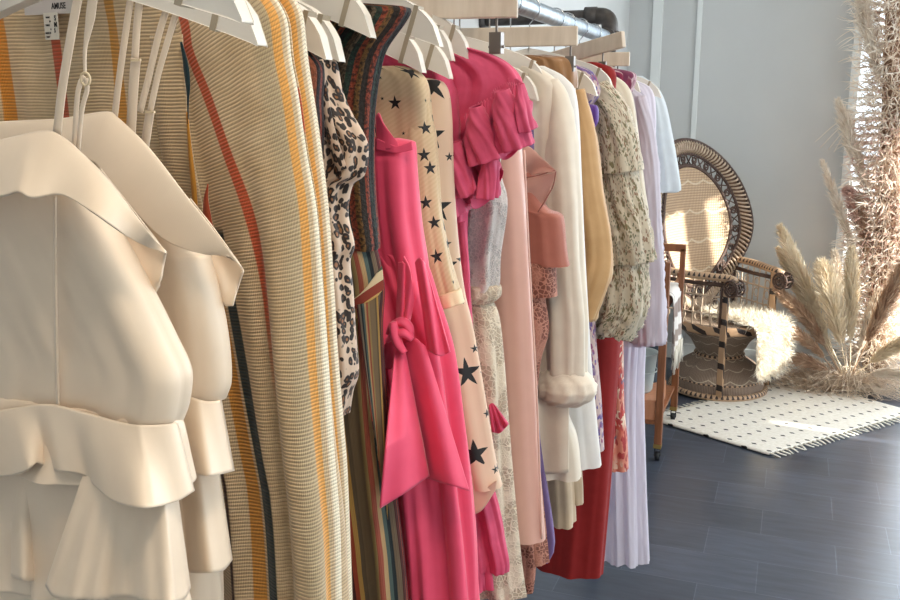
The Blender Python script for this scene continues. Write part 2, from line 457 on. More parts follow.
def limb(path, rx, ry, amp=.003, lam=.03, seed=3, N=48, M=60, hollow=True):
    """sleeve: path of world points; rx, ry radii along it (lists)"""
    P = cr(path, M); G = np.zeros((M, N, 3)); UVs = np.zeros((M, N, 2))
    t = np.linspace(0, 1, M); RX = np.interp(t, np.linspace(0, 1, len(rx)), rx); RY = np.interp(t, np.linspace(0, 1, len(ry)), ry)
    L = 0
    for i in range(M):
        T = P[min(i+1, M-1)]-P[max(i-1, 0)]; T /= np.linalg.norm(T)
        a = np.array([1.0, 0, 0])-T*T[0]; a /= np.linalg.norm(a); b = np.cross(T, a)
        if i: L += np.linalg.norm(P[i]-P[i-1])
        th = np.arange(N)*2*PI/N; rm = (RX[i]+RY[i])/2
        f = amp*fold(th*max(rm, .01), t[i], lam, seed)*np.minimum(1, np.minimum(th, 2*PI-th)*3)*(0.3+t[i])
        G[i] = P[i]+np.outer((RX[i]+f)*np.cos(th), a)+np.outer((RY[i]+f)*np.sin(th), b)
        UVs[i, :, 0] = th*rm; UVs[i, :, 1] = P[i][2]
    mb = MB(); mb.grid(G, UVs, wrap=True); return mb

# ------------------------------------------------------------------ the room
XL, YB, XR, YF, ZC = -0.44, 5.9, 4.2, -2.2, 3.3
def part(mb, name, mat, parent, root=None, **k):
    """mesh written in world coordinates, linked as a child of its thing (or of a part of it)"""
    root = root or parent
    mb.v = (np.array(mb.v)-np.array(root.location)).tolist()
    return mb.build(name, mat, parent, **k)

mf = Mat('slate plank tiles'); mf.setp(Roughness=.30, IOR=1.65)
bk = mf.node('ShaderNodeTexBrick'); mp = mf.node('ShaderNodeMapping'); mp.inputs['Location'].default_value = (-.125, .055, 0)
mf.link(mf.UVv(), mp.inputs[0]); mf.link(mp.outputs[0], bk.inputs[0])
bk.inputs['Scale'].default_value = 1; bk.inputs['Brick Width'].default_value = .455; bk.inputs['Row Height'].default_value = .232
bk.inputs['Mortar Size'].default_value = .0015; bk.inputs['Mortar Smooth'].default_value = .3; bk.offset = .42
bk.inputs['Color1'].default_value = lin((68, 76, 90)); bk.inputs['Color2'].default_value = lin((84, 92, 108)); bk.inputs['Mortar'].default_value = lin((104, 114, 130))
mp2 = mf.node('ShaderNodeMapping'); mp2.inputs['Scale'].default_value = (1, 6, 1); mf.link(mf.UVv(), mp2.inputs[0])
gr = mf.ramp(mf.noise(5, 6, mp2.outputs[0], .65), [(.25, (150, 150, 150)), (.75, (255, 255, 255))])
mf.color(mf.mix(.75, bk.outputs[0], gr, 'MULTIPLY')); mf.bump(mf.math('ADD', bk.outputs['Fac'], mf.math('MULTIPLY', mf.noise(12, 5, mp2.outputs[0]), -.5)), .25, .002)
b = MB(); x0, x1, y0, y1 = XL-.1, XR+.1, YF-.1, YB+.1
b.add([(x0,y0,0),(x1,y0,0),(x1,y1,0),(x0,y1,0),(x0,y0,-.08),(x1,y0,-.08),(x1,y1,-.08),(x0,y1,-.08)], [(0,1,2,3),(7,6,5,4),(0,4,5,1),(1,5,6,2),(2,6,7,3),(3,7,4,0)],
      [(x0,y0),(x1,y0),(x1,y1),(x0,y1)]*2)
b.build('floor', mf.m, kind='structure', smooth=False)
M_wall = plain('grey white wall paint', (206, 208, 208), .75, noise=2, nscale=3, bump=.05, bscale=120)
M_trim = plain('white satin trim paint', (232, 236, 236), .45)
M_ceil = plain('white ceiling paint', (236, 234, 228), .8)
M_pave = plain('pale concrete', (214, 208, 198), .8, noise=8)
GX0, GX1, GZ0, GZ1 = .865, 3.4, .16, 2.95
b = MB(); b.box((XL-.12, YB, 0), (GX0, YB+.12, ZC)).box((GX1, YB, 0), (XR+.12, YB+.12, ZC)).box((GX0, YB, 0), (GX1, YB+.12, GZ0)).box((GX0, YB, GZ1), (GX1, YB+.12, ZC))
b.build('wall_back', M_wall, kind='structure', smooth=False)
b = MB(); b.box((XL-.12, YF-.12, 0), (XL, YB, ZC)); b.build('wall_left', M_wall, kind='structure', smooth=False)
# right wall: unseen shop windows; the smaller openings are shaped to throw sun patches
opn = [(-1.2, 1.9, .55, 2.7), (2.5, 4.15, .55, 2.7), (4.24, 4.34, .95, 1.52), (4.46, 4.90, 1.6, 2.8), (4.96, 5.45, 1.35, 2.8)]
b = MB(); ys = YF
for a0, a1, z0, z1 in opn:
    b.box((XR, ys, 0), (XR+.12, a0, ZC)); b.box((XR, a0, 0), (XR+.12, a1, z0)); b.box((XR, a0, z1), (XR+.12, a1, ZC)); ys = a1
b.box((XR, ys, 0), (XR+.12, YB, ZC)); b.build('wall_right', M_wall, kind='structure', smooth=False)
b = MB(); b.box((XL-.12, YF-.12, 0), (XR+.12, YF, ZC)); b.build('wall_front', M_wall, kind='structure', smooth=False)
b = MB(); b.box((XL-.12, YF-.12, ZC), (XR+.12, YB+.12, ZC+.1)); b.build('ceiling', M_ceil, kind='structure', smooth=False)
for k, (xa, xb) in enumerate(((656, 4.5), (697.5, 2.2)), 1):
    c = PY(xa, 60, YB)[0]; w = xb/900*6.1
    b = MB(); b.box((c-w, YB-.018, 0), (c+w, YB+.001, ZC)); b.build('trim_%d' % k, M_trim, kind='structure', smooth=False, bevel=.003)
M_glass = Mat('window glass'); tr = M_glass.node('ShaderNodeBsdfTransparent'); tr.inputs[0].default_value = (.96, .98, .98, 1)
gl = M_glass.node('ShaderNodeBsdfGlossy'); gl.inputs['Roughness'].default_value = .02; mx = M_glass.node('ShaderNodeMixShader'); mx.inputs[0].default_value = .05
M_glass.link(tr.outputs[0], mx.inputs[1]); M_glass.link(gl.outputs[0], mx.inputs[2]); M_glass.link(mx.outputs[0], M_glass.out.inputs[0]); M_glass = M_glass.m
M_blind = Mat('added sun blind cloth'); M_blind.color(lin((226, 222, 212))); M_blind.setp(Roughness=.9); M_blind.translucent(.35); M_blind = M_blind.m
def window(n, ax, a0, a1, z0, z1, pos, mull=0):
    r = empty('window_%d' % n, ((a0+a1)/2, pos, z0) if ax == 0 else (pos, (a0+a1)/2, z0)); r['kind'] = 'structure'
    def bx(mb, p0, p1, q0, q1, d0, d1):
        return mb.box((p0, pos+d0, q0), (p1, pos+d1, q1)) if ax == 0 else mb.box((pos+d0, p0, q0), (pos+d1, p1, q1))
    w = .045 if a1-a0 > .3 else .01
    f = MB(); bx(f, a0, a0+w, z0, z1, -.03, .1); bx(f, a1-w, a1, z0, z1, -.03, .1); bx(f, a0+w, a1-w, z0, z0+w, -.03, .1); bx(f, a0+w, a1-w, z1-w, z1, -.03, .1)
    for i in range(mull):
        c = a0+(a1-a0)*(i+1)/(mull+1); bx(f, c-.025, c+.025, z0+w, z1-w, 0, .08)
    part(f, 'window_frame', M_trim, r, smooth=False)
    g = MB(); bx(g, a0+w, a1-w, z0+w, z1-w, .04, .046); part(g, 'pane', M_glass, r, smooth=False); return r
window(1, 0, GX0, GX1, GZ0, GZ1, YB, 1)
for k, o_ in enumerate(opn, 2):
    wr = window(k, 1, o_[0], o_[1], o_[2], o_[3], XR)
    if k < 4:  # blinds added out of view to keep direct sun off the clothes
        b = MB(); b.box((XR-.012, o_[0]-.03, o_[2]-.04), (XR-.008, o_[1]+.03, o_[3]+.06)).sweep([(XR-.03, o_[0]-.03, o_[3]+.07), (XR-.03, o_[1]+.03, o_[3]+.07)], .025, 14); part(b, 'added_sun_blind', M_blind, wr, smooth=False)
b = MB(); b.box((-6, YB+.13, -.3), (14, 26, -.12)).box((XR+.13, -8, -.3), (14, YB+.12, -.12)); b.build('pavement', M_pave, smooth=False, label='pale sunlit pavement outside beyond the glass', cat='pavement', kind='structure')
b = MB(); b.box((XL, YB-.015, 0), (GX0, YB, .1)); b.build('baseboard_back', M_trim, kind='structure', smooth=False)
# glowing disc for the fill lamps added overhead, out of view
M_lamp = Mat('fill lamp diffuser'); M_lamp.b.inputs['Emission Color'].default_value = (1, .86, .68, 1); M_lamp.b.inputs['Emission Strength'].default_value = 6; M_lamp = M_lamp.m

# ------------------------------------------------------------------ clothes rail
ZR = 1.83; RR = .021
rack = empty('clothes_rack', (0, 1.3, 0), 0, 'long galvanised pipe clothes rail with dark iron bracket, carrying all the clothes', 'clothes rail')
b = MB(); b.sweep([(0, y, ZR) for y in np.linspace(-.6, 3.0, 30)], RR, 20); part(b, 'rail', M_galv, rack)
e = PY(601, 14, 3.0); zb = e[2]
b = MB(); b.sweep(cr([(0, 3.0, ZR-.0), (0, 3.05, ZR+.01), (0, 3.06, ZR+.06), (0, 3.06, zb-.04), (-.02, 3.06, zb-.005), (-.06, 3.06, zb), (XL+.005, 3.06, zb)], 50), .021, 18)
part(b, 'bracket_pipe', M_iron, rack)
b = MB(); b.sweep([(0, 2.97, ZR), (0, 3.01, ZR)], .03, 18); b.sweep([(0, 3.06, zb-.09), (0, 3.06, zb-.05)], .03, 18); b.sweep([(-.045, 3.06, zb), (-.085, 3.06, zb)], .03, 18)
b.sweep(cr([(0, 3.06, zb-.055), (-.004, 3.06, zb-.02), (-.02, 3.06, zb-.003), (-.05, 3.06, zb)], 14), .027, 18)
part(b, 'pipe_elbow', M_iron, rack)
b = MB(); b.sweep([(XL+.001, 3.06, zb), (XL+.012, 3.06, zb)], .05, 24); part(b, 'flange', M_iron, rack)
b = MB(); b.sweep([(0, 3.06, 0.001), (0, 3.06, ZR)], .021, 18); part(b, 'upright_pipe', M_iron, rack)
b = MB(); b.sweep([(0, -.6, ZR), (0, -.62, ZR-.02), (0, -.62, .001)], .021, 18); part(b, 'upright_pipe', M_iron, rack)

def hook(mb, x, s, z0, yaw=0):
    pts = [(x, s, z0)]+[(x+.0, s, ZR-.035)]
    for a in np.linspace(-.35*PI, -1.55*PI, 16)[::-1]*-1:
        pass
    for a in np.linspace(-60, 200, 16):
        t = math.radians(a); pts.append((.0245*math.cos(t), s, ZR+.0245*math.sin(t)))
    mb.sweep(pts[:2]+pts[2:], .0016, 8)
def hanger(s, tip, label, ends=M_hangend, half=None, tilt=.0):
    p = PY(tip[0], tip[1], s); ut, zt = p[0], p[2]; zc = zt+.066
    r = empty('coat_hanger', (0, s, zc), 0, label, 'coat hanger', 'cream wooden coat hangers on the rail')
    n = 26; t = np.linspace(0, 1, n)
    bot = np.stack([ut*t, zc-.012-(zc-.012-zt)*t**1.25], 1)
    top = np.stack([ut*t, bot[:, 1]+.040*(1-.05*t)*np.sqrt(np.clip(1-((t-.72)/.28).clip(0)**2, 0, 1))+.002], 1)
    out = np.vstack([bot, top[::-1]]); out = np.vstack([out, (np.stack([-out[:, 0], out[:, 1]], 1)[::-1])])
    th = .0075
    # full outline: right lower edge, right upper edge back to the centre, left upper, left lower
    L = np.vstack([bot, top[::-1], np.stack([-top[:, 0], top[:, 1]], 1)[1:], np.stack([-bot[:, 0], bot[:, 1]], 1)[::-1][:-1]])
    m = len(L); V = [(x, s-th+tilt*x, z) for x, z in L]+[(x, s+th+tilt*x, z) for x, z in L]
    F = [(i, (i+1) % m, m+(i+1) % m, m+i) for i in range(m)]
    # faces as strips between lower and upper edge
    def strips(o, flip):
        for side in (0, 1):
            for i in range(n-1):
                if side == 0: q = (o+i, o+i+1, o+2*n-2-i, o+2*n-1-i)
                else:
                    a0 = o+2*n-1+i; a1 = o+2*n+i; c0 = o+(m-i) % m; c1 = o+(m-i-1) % m; a0 = o+2*n-1+i
                    q = (c0, c1, a1, a0)
                F.append(q if not flip else q[::-1])
    strips(0, False); strips(m, True)
    b = MB(); b.add(V, F); o = part(b, 'hanger_arms', M_hang, r, smooth=False, bevel=.002)
    for sg in (1, -1):
        b = MB(); un = sg*ut*.80; zz = np.interp(.80, t, bot[:, 1])
        b.beam((un-.004*sg, s+tilt*un, zz-.0004), (un+.008*sg, s+tilt*un, zz+.036), .0172, .006, up=(1, 0, 0))
        part(b, 'strap_notch', ends, r, smooth=False)
    b = MB(); hook(b, 0, s, zc+.028); part(b, 'hook', M_steel, r)
    return r
M_clip = plain('brushed clip metal', (120, 112, 106), .35, .9)
def clip_hanger(s, end, hgt, label, yaw=0.0, clips=(.09,), half=None, drop=.05, roll=0.0):
    """flat wooden bar with metal clips"""
    p = PY(end[0], end[1], s); z1 = p[2]-roll*p[0]; z0 = z1-hgt; h = half or p[0]
    s0 = s-p[0]*math.tan(yaw)
    r = empty('clip_hanger', (0, s0, z0), 0, label, 'clip hanger', 'flat wooden clip hangers on the rail')
    dv = np.array([math.cos(yaw), math.sin(yaw), roll]); c0 = np.array([0, s0, (z0+z1)/2])
    L = p[0]/math.cos(yaw)
    b = MB(); b.beam(c0-dv*L, c0+dv*L, .014, hgt, up=(0, 0, 1)); part(b, 'wooden_bar', M_hangw, r, smooth=False, bevel=.002)
    for c in (-1, 1):
        for cc in clips:
            q = c0+dv*cc*c; b = MB(); b.box(q-np.array([.009, .008, hgt/2+drop]), q+np.array([.009, .008, -hgt/2-drop+.030]))
            b.sweep([q+(0, 0, -hgt/2), q+(0, 0, -hgt/2-drop+.01)], .002, 8); b.sweep([q+(-.012, 0, -hgt/2-drop+.010), q+(.012, 0, -hgt/2-drop+.010)], .002, 8)
            part(b, 'metal_clip', M_clip, r, smooth=False)
    b = MB(); hook(b, 0, s0, z1-.005); part(b, 'hook', M_steel, r)
    return r

# ------------------------------------------------------------------ clothes, near to far
def garment(name, s, z, label, cat='dress', group=None):
    return empty(name, (0, s, z), 0, label, cat, group)
sn = math.sin
def romper(s, dx, A, label, tiers, wing, back, body, ped, low, straps, seed, legs=None):
    pass

# ---- ivory ruffled romper, nearest
def ribbon(px, s, w, mat=None, n=26, twist=0.0):
    """flat strap along photo positions on plane s, w metres wide"""
    C = cr([PY(x, y, s) for x, y in px], n); G = np.zeros((n, 3, 3)); UVs = np.zeros((n, 3, 2))
    for i in range(n):
        T = C[min(i+1, n-1)]-C[max(i-1, 0)]; T /= np.linalg.norm(T)
        a = np.cross(T, (0, 1, 0)); a /= np.linalg.norm(a)
        ww = w if np.isscalar(w) else np.interp(i/(n-1), np.linspace(0, 1, len(w)), w)
        for k in (-1, 0, 1): G[i, k+1] = C[i]+a*k*ww/2; UVs[i, k+1] = (k*ww/2, C[i][2])
    b = MB(); b.grid(G, UVs); return b

S = .57
ga = garment('ruffled_romper', S, 1.1, 'ivory satin romper with tiered ruffles, the nearest garment on the rail', 'romper')
bodyA = [(66, 152), (84, 175), (103, 215), (128, 262), (148, 300), (170, 345), (181, 368), (184, 385), (181, 410), (176, 425)]
o = part(tube(bodyA, S, .022, .014, (.001, .0035), .09, 3, uL=-.12, M=90), 'bodice', M_ivory, ga)
b = sheet([(54, 196), (54.6, 300), (57, 406)], [(55.6, 196), (56.4, 300), (59, 406)], lambda q, v: S-.0275-.001*v, 60, 3); part(b, 'seam', M_ivory, o, ga, solid=.0015)
part(tube([(170, 412), (176, 430), (180, 460), (184, 485)], S, .034, .020, (.0008, .006), .115, 11, uL=-.12, M=50, rise=1), 'peplum_lining', M_ivory, ga, solid=.001)
def lobes(cs):
    return lambda q: sum(h*math.exp(-((q-c)/w)**2) for c, w, h in cs)
def tier(par, S, top, hem, b0, b1, cs, nm, nq=150, nv=30):
    lf = lobes(cs)
    def yf(q, v):
        e = max(0, min(1, (1-q)*7))**.5
        return S-(b0+(b1-b0)*v**.8)*e-lf(q)*v**1.2*(.35+.65*e)-.0016*v*sn(q*40)
    part(sheet(top, hem, yf, nq, nv), nm, M_ivory, par, solid=.0016)
tier(ga, S, [(-90, 412), (-30, 411), (0, 410), (45, 404), (80, 411), (125, 423), (150, 425), (177, 423)],
     [(-90, 486), (-30, 482), (0, 477), (22, 473), (35, 464), (39, 463), (55, 470), (84, 475), (98, 488), (116, 502), (145, 508), (175, 502), (194, 491)], .030, .036, [(.80, .11, .030), (.40, .045, .014), (.12, .1, .014), (.475, .02, -.008), (.62, .04, -.006)], 'peplum_ruffle')
tier(ga, S, [(-90, 455), (0, 455), (60, 456), (120, 462), (176, 466)],
     [(-90, 560), (-20, 560), (0, 564), (9, 569), (14, 577), (30, 581), (46, 576), (50, 563), (70, 562), (110, 562), (160, 566), (178, 566)], .020, .024, [(.42, .035, .020), (.34, .02, -.008), (.12, .1, .006)], 'hip_ruffle')
tier(ga, S, [(84, 474), (100, 472), (130, 470), (174, 472)], [(46, 586), (58, 598), (100, 600), (125, 597), (160, 603), (182, 600), (190, 588)], .030, .050, [(.25, .2, .014), (.75, .16, .018)], 'hip_ruffle')
part(tube([(162, 470), (172, 560), (182, 610)], S, .030, .022, (.001, .004), .105, 27, uL=-.12, M=50, rise=1), 'short_upper', M_ivory, ga, solid=.001)
pk = tube([(150, 440), (172, 560), (180, 660), (186, 740)], S, .032, .02, (.001, .006), .08, 15, uL=-.12, M=70, rise=1); part(pk, 'short_leg', M_ivory, ga, solid=.001)
# folded neck flounce: a wing falling from the neckline to the side tip
top = [(-110, 165), (-40, 150), (10, 138), (45, 131), (62, 137), (78, 150), (108, 180), (140, 222), (166, 252)]
bot = [(-110, 205), (-50, 200), (0, 197), (18, 192), (32, 198), (62, 195), (95, 214), (130, 238), (166, 254)]
def ywA(q, v):
    return S-.024-.034*(v**.8)*math.sin(PI*min(1, .12+q*.95))**.6+.006*v*sn(q*22+1)
b = sheet(top, bot, ywA, 90, 30); part(b, 'neck_flounce', M_ivory, ga, solid=.0016)
b = sheet([(100, 168), (130, 206), (150, 232), (166, 253)], [(105, 235), (130, 275), (148, 300), (157, 298), ][:3]+[(160, 285)], lambda q, v: S+.03-.012*q+.004*sn(6*v), 40, 24); part(b, 'back_flounce', M_ivory, ga, solid=.0016)
for px, w in (([(80, -12), (72, 30), (62, 90), (57, 135)], .0075), ([(94, -12), (90, 20), (85, 50), (85, 74)], [.008, .008, .003, .002]), ([(84, 76), (80, 84), (77, 100), (74, 148)], .004), ([(86, 78), (87, 90), (82, 110), (78, 150)], .0035)):
    part(ribbon(px, S-.014, w), 'shoulder_strap', M_ivory, ga, solid=.0012)
b = MB(); c = PY(85.5, 79, S-.014); b.sweep([c+(.0042*math.cos(t), 0, .0048*math.sin(t)) for t in np.linspace(0, 2*PI, 20, endpoint=False)], .0010, 8, closed=True); part(b, 'strap_ring', plain('ivory enamel ring', (226, 206, 170), .35), ga)

# ---- second ivory romper
S = .66
gb = garment('ruffled_romper', S, 1.1, 'ivory satin romper with tiered ruffles, second on the rail behind the nearest one', 'romper')
body = [(150, 165), (176, 205), (200, 250), (206, 258), (214, 290), (221, 325), (225, 360), (225, 385), (220, 400)]
o = part(tube(body, S, .020, .014, (.001, .004), .09, 5, uL=-.12, M=90), 'bodice', M_ivory, gb)
part(tube([(212, 398), (216, 430), (218, 465)], S, .024, .018, (.001, .003), .10, 13, uL=-.12, M=40, rise=1), 'peplum_lining', M_ivory, gb, solid=.001)
tier(gb, S, [(60, 398), (150, 396), (185, 396), (205, 401), (221, 400)], [(60, 470), (150, 472), (180, 468), (195, 474), (212, 476), (234, 471)], .025, .030, [(.86, .10, .018), (.55, .1, .01)], 'peplum_ruffle', 80, 24)
tier(gb, S, [(60, 440), (150, 445), (190, 450), (210, 455), (217, 458)], [(60, 560), (150, 566), (180, 566), (190, 572), (205, 573), (222, 571), (232, 560)], .018, .022, [(.86, .10, .018), (.55, .1, .008)], 'hip_ruffle', 80, 30)
pk = tube([(206, 480), (216, 540), (220, 600), (222, 690)], S, .026, .02, (.001, .005), .08, 17, uL=-.12, M=60, rise=1); part(pk, 'short_leg', M_ivory, gb, solid=.001)
top = [(-60, 128), (0, 122), (60, 119), (105, 112), (118, 118), (150, 149), (185, 194), (215, 232), (242, 268)]
bot = [(-60, 170), (0, 165), (60, 160), (88, 160), (103, 172), (135, 212), (165, 240), (200, 253), (228, 254)]
b = sheet(top, bot, lambda q, v: S-.022-.024*(v**.8)*math.sin(PI*min(1, .1+q*.95))**.6, 90, 30); part(b, 'neck_flounce', M_ivory, gb, solid=.0016)
b = sheet([(190, 198), (215, 230), (242, 268), (241, 272)], [(200, 255), (218, 285), (224, 304), (233, 306)], lambda q, v: S+.022-.008*q+.004*sn(5*v), 40, 24); part(b, 'back_flounce', M_ivory, gb, solid=.0016)
for px, w in (([(132, -12), (126, 30), (119, 80), (114, 122)], .0062), ([(141, -12), (137, 25), (135, 58)], .007), ([(136, 58), (134, 80), (131, 130), (130, 150)], .0096),
              ([(174, -12), (160, 30), (148, 80), (140, 112)], .006), ([(182, -6), (168, 40), (158, 75), (150, 112)], .0055), ([(150, 112), (148, 125), (144, 150), (140, 160)], .0085)):
    part(ribbon(px, S-.010, w), 'shoulder_strap', M_ivory, gb, solid=.0012)
for px in ((136, 60), (150, 112)):
    b = MB(); c = PY(px[0], px[1], S-.012); b.box(c-np.array([.0048, .0012, .001]), c+np.array([.0048, .0012, .001])); part(b, 'strap_slider', plain('ivory plastic', (226, 206, 170), .35), gb, smooth=False)

# ---- striped rib cardigans
edgeA = [(262, -30), (272, -6), (281, 8), (287, 24), (291, 60), (298, 96), (306, 150), (317, 212), (324, 290), (330, 362), (337, 450), (344, 525), (347, 600), (350, 700)]
edgeB = [(285, -22), (296, 0), (303, 16), (308, 60), (317, 118), (322, 155), (329, 212), (335, 297), (338, 350), (344, 425), (348, 480), (352, 600), (354, 700)]
S = .765
gc = garment('striped_cardigan', S, .95, 'open beige rib cardigan with rust, yellow and green stripes behind the ivory rompers', 'cardigan')
mb = tube([(268, -62)]+edgeA, S, .026, .018, (.001, .009), .085, 8, arc=(.0, .999), M=150, N=260, rise=.2, uL=-.24)
Vv = np.array(mb.v); uu = np.array(mb.uv)
fr = (Vv[:, 1] < S) & (uu[:, 0] < .14)
kz = np.clip((1.56-Vv[:, 2])/.2, 0, 1)
bul = np.where(uu[:, 0] < .062, .013*np.sin(PI*np.clip(uu[:, 0]/.062, 0, 1))**.6, 0)-.006*np.exp(-((uu[:, 0]-.068)/.010)**2)
Vv[:, 1] -= np.where(fr, bul*kz, 0); mb.v = Vv.tolist()
# cut the front open: drop the camera-side faces between the two front edges
V = np.array(mb.v); uv = np.array(mb.uv)
front = V[:, 1] < S-.004
opn_r = np.interp(V[:, 2], [1.25, 1.40, 1.50, 1.58, 1.66], [.02, .035, .045, .045, .035])
keep = ~(front & (V[:, 0] < opn_r))
bk_in = (V[:, 1] > S+.004) & (V[:, 0] < .06)
mb.uv = [((1+v[0], t[1]) if k_ else t) for v, t, k_ in zip(V, mb.uv, bk_in)]
mb.f = [f for f in mb.f if all(keep[i] for i in f)]
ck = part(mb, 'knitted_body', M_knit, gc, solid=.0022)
C = [PY(x, y, S-.036) for x, y in ((181, 34), (183, 70), (187, 120), (194, 170), (203, 215), (212, 260), (222, 310))]
G = []; UVs = []
for p in cr(C, 60):
    G.append([p+np.array([-.012*k, .001+.004*sn(k*PI/3), 0]) for k in range(4)]); UVs.append([(.15+.012*k, p[2]) for k in range(4)])
b = MB(); b.grid(np.array(G), np.array(UVs)); part(b, 'placket', M_knit, gc, solid=.003)
b = sheet([(181, 30), (181.5, 44), (182, 52)], [(192, 112), (188, 100), (183, 56)], lambda q, v: S-.026, 10, 6)
M_green = fabric('dark green knit', (14, 44, 50), .85, weave=300)
b = ribbon([(181, 42), (185, 60), (188, 85), (188, 104), (188, 116), (188, 120), (188, 124)], S-.0385, [.002, .004, .006, .005, .002, .001, .001]); part(b, 'inner_stripe', M_green, gc, solid=.001, label='dark green stripe of the inner front edge')
for pts, ww, cc, nm_ in ((((187, 112), (190, 150), (194, 190), (196, 222)), [.0015, .004, .006, .005], (206, 142, 52), 'mustard'), (((208, 184), (206, 200), (208, 222), (212, 232)), [.0008, .005, .009, .009], (182, 80, 46), 'rust')):
    part(ribbon(pts, S-.0385, ww), 'inner_stripe', fabric(nm_+' knit', cc, .85, weave=300), gc, solid=.001, label=nm_+' stripe of the inner front edge')
# neck label and care tag on the inside of the back
M_tape = plain('white satin tape', (196, 188, 184), .5); M_ink = plain('black print', (24, 20, 20), .6)
SB = S+.0105
def lab(x0, y0, x1, y1, name, mat, ys):
    a, c = PY(x0, y0, ys), PY(x1, y1, ys); q = MB(); q.box((a[0], ys-.0012, c[2]), (c[0], ys, a[2])); return part(q, name, mat, gc, smooth=False)
nl = lab(23, -14, 76, 13, 'neck_label', M_tape, SB); ct = lab(44, 13, 60, 39.5, 'care_tag', plain('white care tape', (214, 208, 196), .6), SB-.0015)
def words(txt, px, py, size, ys, par, name='lettering'):
    cu = bpy.data.curves.new(name, 'FONT'); cu.body = txt; cu.size = size; cu.extrude = .0002; cu.offset = size*.012; cu.resolution_u = 3
    t_ = bpy.data.objects.new('t_', cu); COL.objects.link(t_)
    dg = bpy.context.evaluated_depsgraph_get(); me = bpy.data.meshes.new_from_object(t_.evaluated_get(dg)); COL.objects.unlink(t_); bpy.data.objects.remove(t_)
    p = PY(px, py, ys)-np.array(gc.location)
    me.transform(Matrix.Translation(Vector(p)) @ Matrix.Rotation(PI/2, 4, 'X') @ Matrix.Diagonal((.70, 1, 1, 1)))
    me.materials.clear(); me.materials.append(M_ink); o = bpy.data.objects.new(name, me); COL.objects.link(o); o.parent = par; return o
words('AMUSE', 51.5, 9.0, .0088, SB-.0014, nl)
yy = 17.2
for k, (tx, sx) in enumerate((('WAIST', 46), ('38', 49.5), ('TAILLE', 46), ('8', 51), ('MADE IN', 46), ('ITALY', 47))):
    words(tx, sx-.3, yy+k*3.9+1.2, .0026, SB-.0030, ct)
M_inkl = M_ink
words('S', 54.2, 20.5, .0075, SB-.003, ct); words('M', 54.2, 27, .0075, SB-.003, ct); words('S', 54.4, 32.5, .0060, SB-.003, ct)

S = .815
gd = garment('striped_cardigan', S, .95, 'beige rib cardigan showing only its yellow striped edge behind the open one', 'cardigan')
part(tube(edgeB, S, .016, .01, (.0008, .003), .10, 9, M=130, rise=.2), 'knitted_body', M_knit, gd)

# ---- dark rust top
S = .858
g = garment('sleeveless_top', S, 1.15, 'dark rust and black striped top peeping out below the first pair of hanger tips', 'top')
M_rust = multi_stripes('rust black stripes', [(40, 22, 20), (120, 52, 38), (30, 20, 22), (140, 78, 52), (28, 22, 24)], .03, ribs=1)
part(tube([(300, 40), (314, 56), (322, 70), (321, 100), (322, 130), (320, 200), (322, 330), (325, 420)], S, .014, .01, (.001, .004), .04, 10, uL=-.14), 'bodice', M_rust, g)
# ---- leopard
S = .895
M_leo = leopard()
g = garment('leopard_print_blouse', S, 1.2, 'leopard print wrap blouse between the beige cardigans and the dark striped dress', 'blouse')
part(tube([(322, 52), (334, 62), (340, 90), (349, 112), (362, 135), (366, 150), (362, 175), (350, 186), (346, 215), (352, 245), (348, 262), (351, 290), (354, 330), (357, 372), (351, 392), (346, 415)], S, .016, .01, (.003, .006), .03, 12, uL=-.14, N=220), 'bodice', M_leo, g)
part(ribbon([(318, 60), (322, 90), (330, 130), (342, 170)], S-.018, .012), 'lapel', M_leo, g, solid=.0015)
# ---- dark multicoloured knit dress with striped skirt
S = .96
M_seq = multi_stripes('dark green rust knit', [(84, 66, 50), (30, 56, 44), (30, 34, 34), (132, 58, 38), (44, 36, 30), (118, 84, 44), (140, 62, 40), (30, 52, 42), (104, 88, 70)], .062, ribs=1, vary=.01, contrast=.75)
M_skirt = multi_stripes('striped wrap cloth', [(112, 96, 78), (26, 36, 40), (76, 92, 88), (176, 146, 104), (150, 76, 58), (150, 128, 84), (124, 106, 82), (124, 106, 82), (122, 104, 80), (98, 84, 66), (180, 142, 76), (156, 66, 44), (70, 30, 28)], .072, vary=.004)
g = garment('striped_knit_dress', S, .6, 'dark green and rust knit dress with striped skirt, left of the hot pink dress', 'dress')
part(tube([(330, 0), (372, 4), (400, 6), (410, 9), (404, 22), (386, 48), (379, 72), (374, 110), (373, 160), (375, 200), (379, 240), (379, 250)], S, .020, .012, (.002, .004), .03, 14, N=200), 'bodice', M_seq, g)
part(tube([(374, 240), (380, 262), (384, 290), (382, 330), (386, 400), (392, 470), (402, 560), (408, 640), (412, 720)], S, .024, .014, (.003, .008), .05, 16, N=220), 'skirt', M_skirt, g)
M_belt = multi_stripes('belt stripes', [(30, 60, 56), (214, 180, 112), (150, 64, 50), (224, 206, 168), (90, 98, 76)], .05)
b = sheet([(352, 300), (362, 292), (374, 277), (382, 266)], [(352, 322), (364, 312), (376, 298), (384, 288)], lambda q, v: S-.028+.012*q*q, 30, 12)
for i in range(len(b.uv)): b.uv[i] = (b.v[i][2]*.8+b.v[i][0]*-.6, b.uv[i][0])
part(b, 'belt', M_belt, g, solid=.002)
b = sheet([(356, 305), (368, 302), (378, 296)], [(372, 420), (380, 470), (388, 520)], lambda q, v: S-.032+.01*q, 24, 30); part(b, 'wrap_panel', M_skirt, g, solid=.0015)

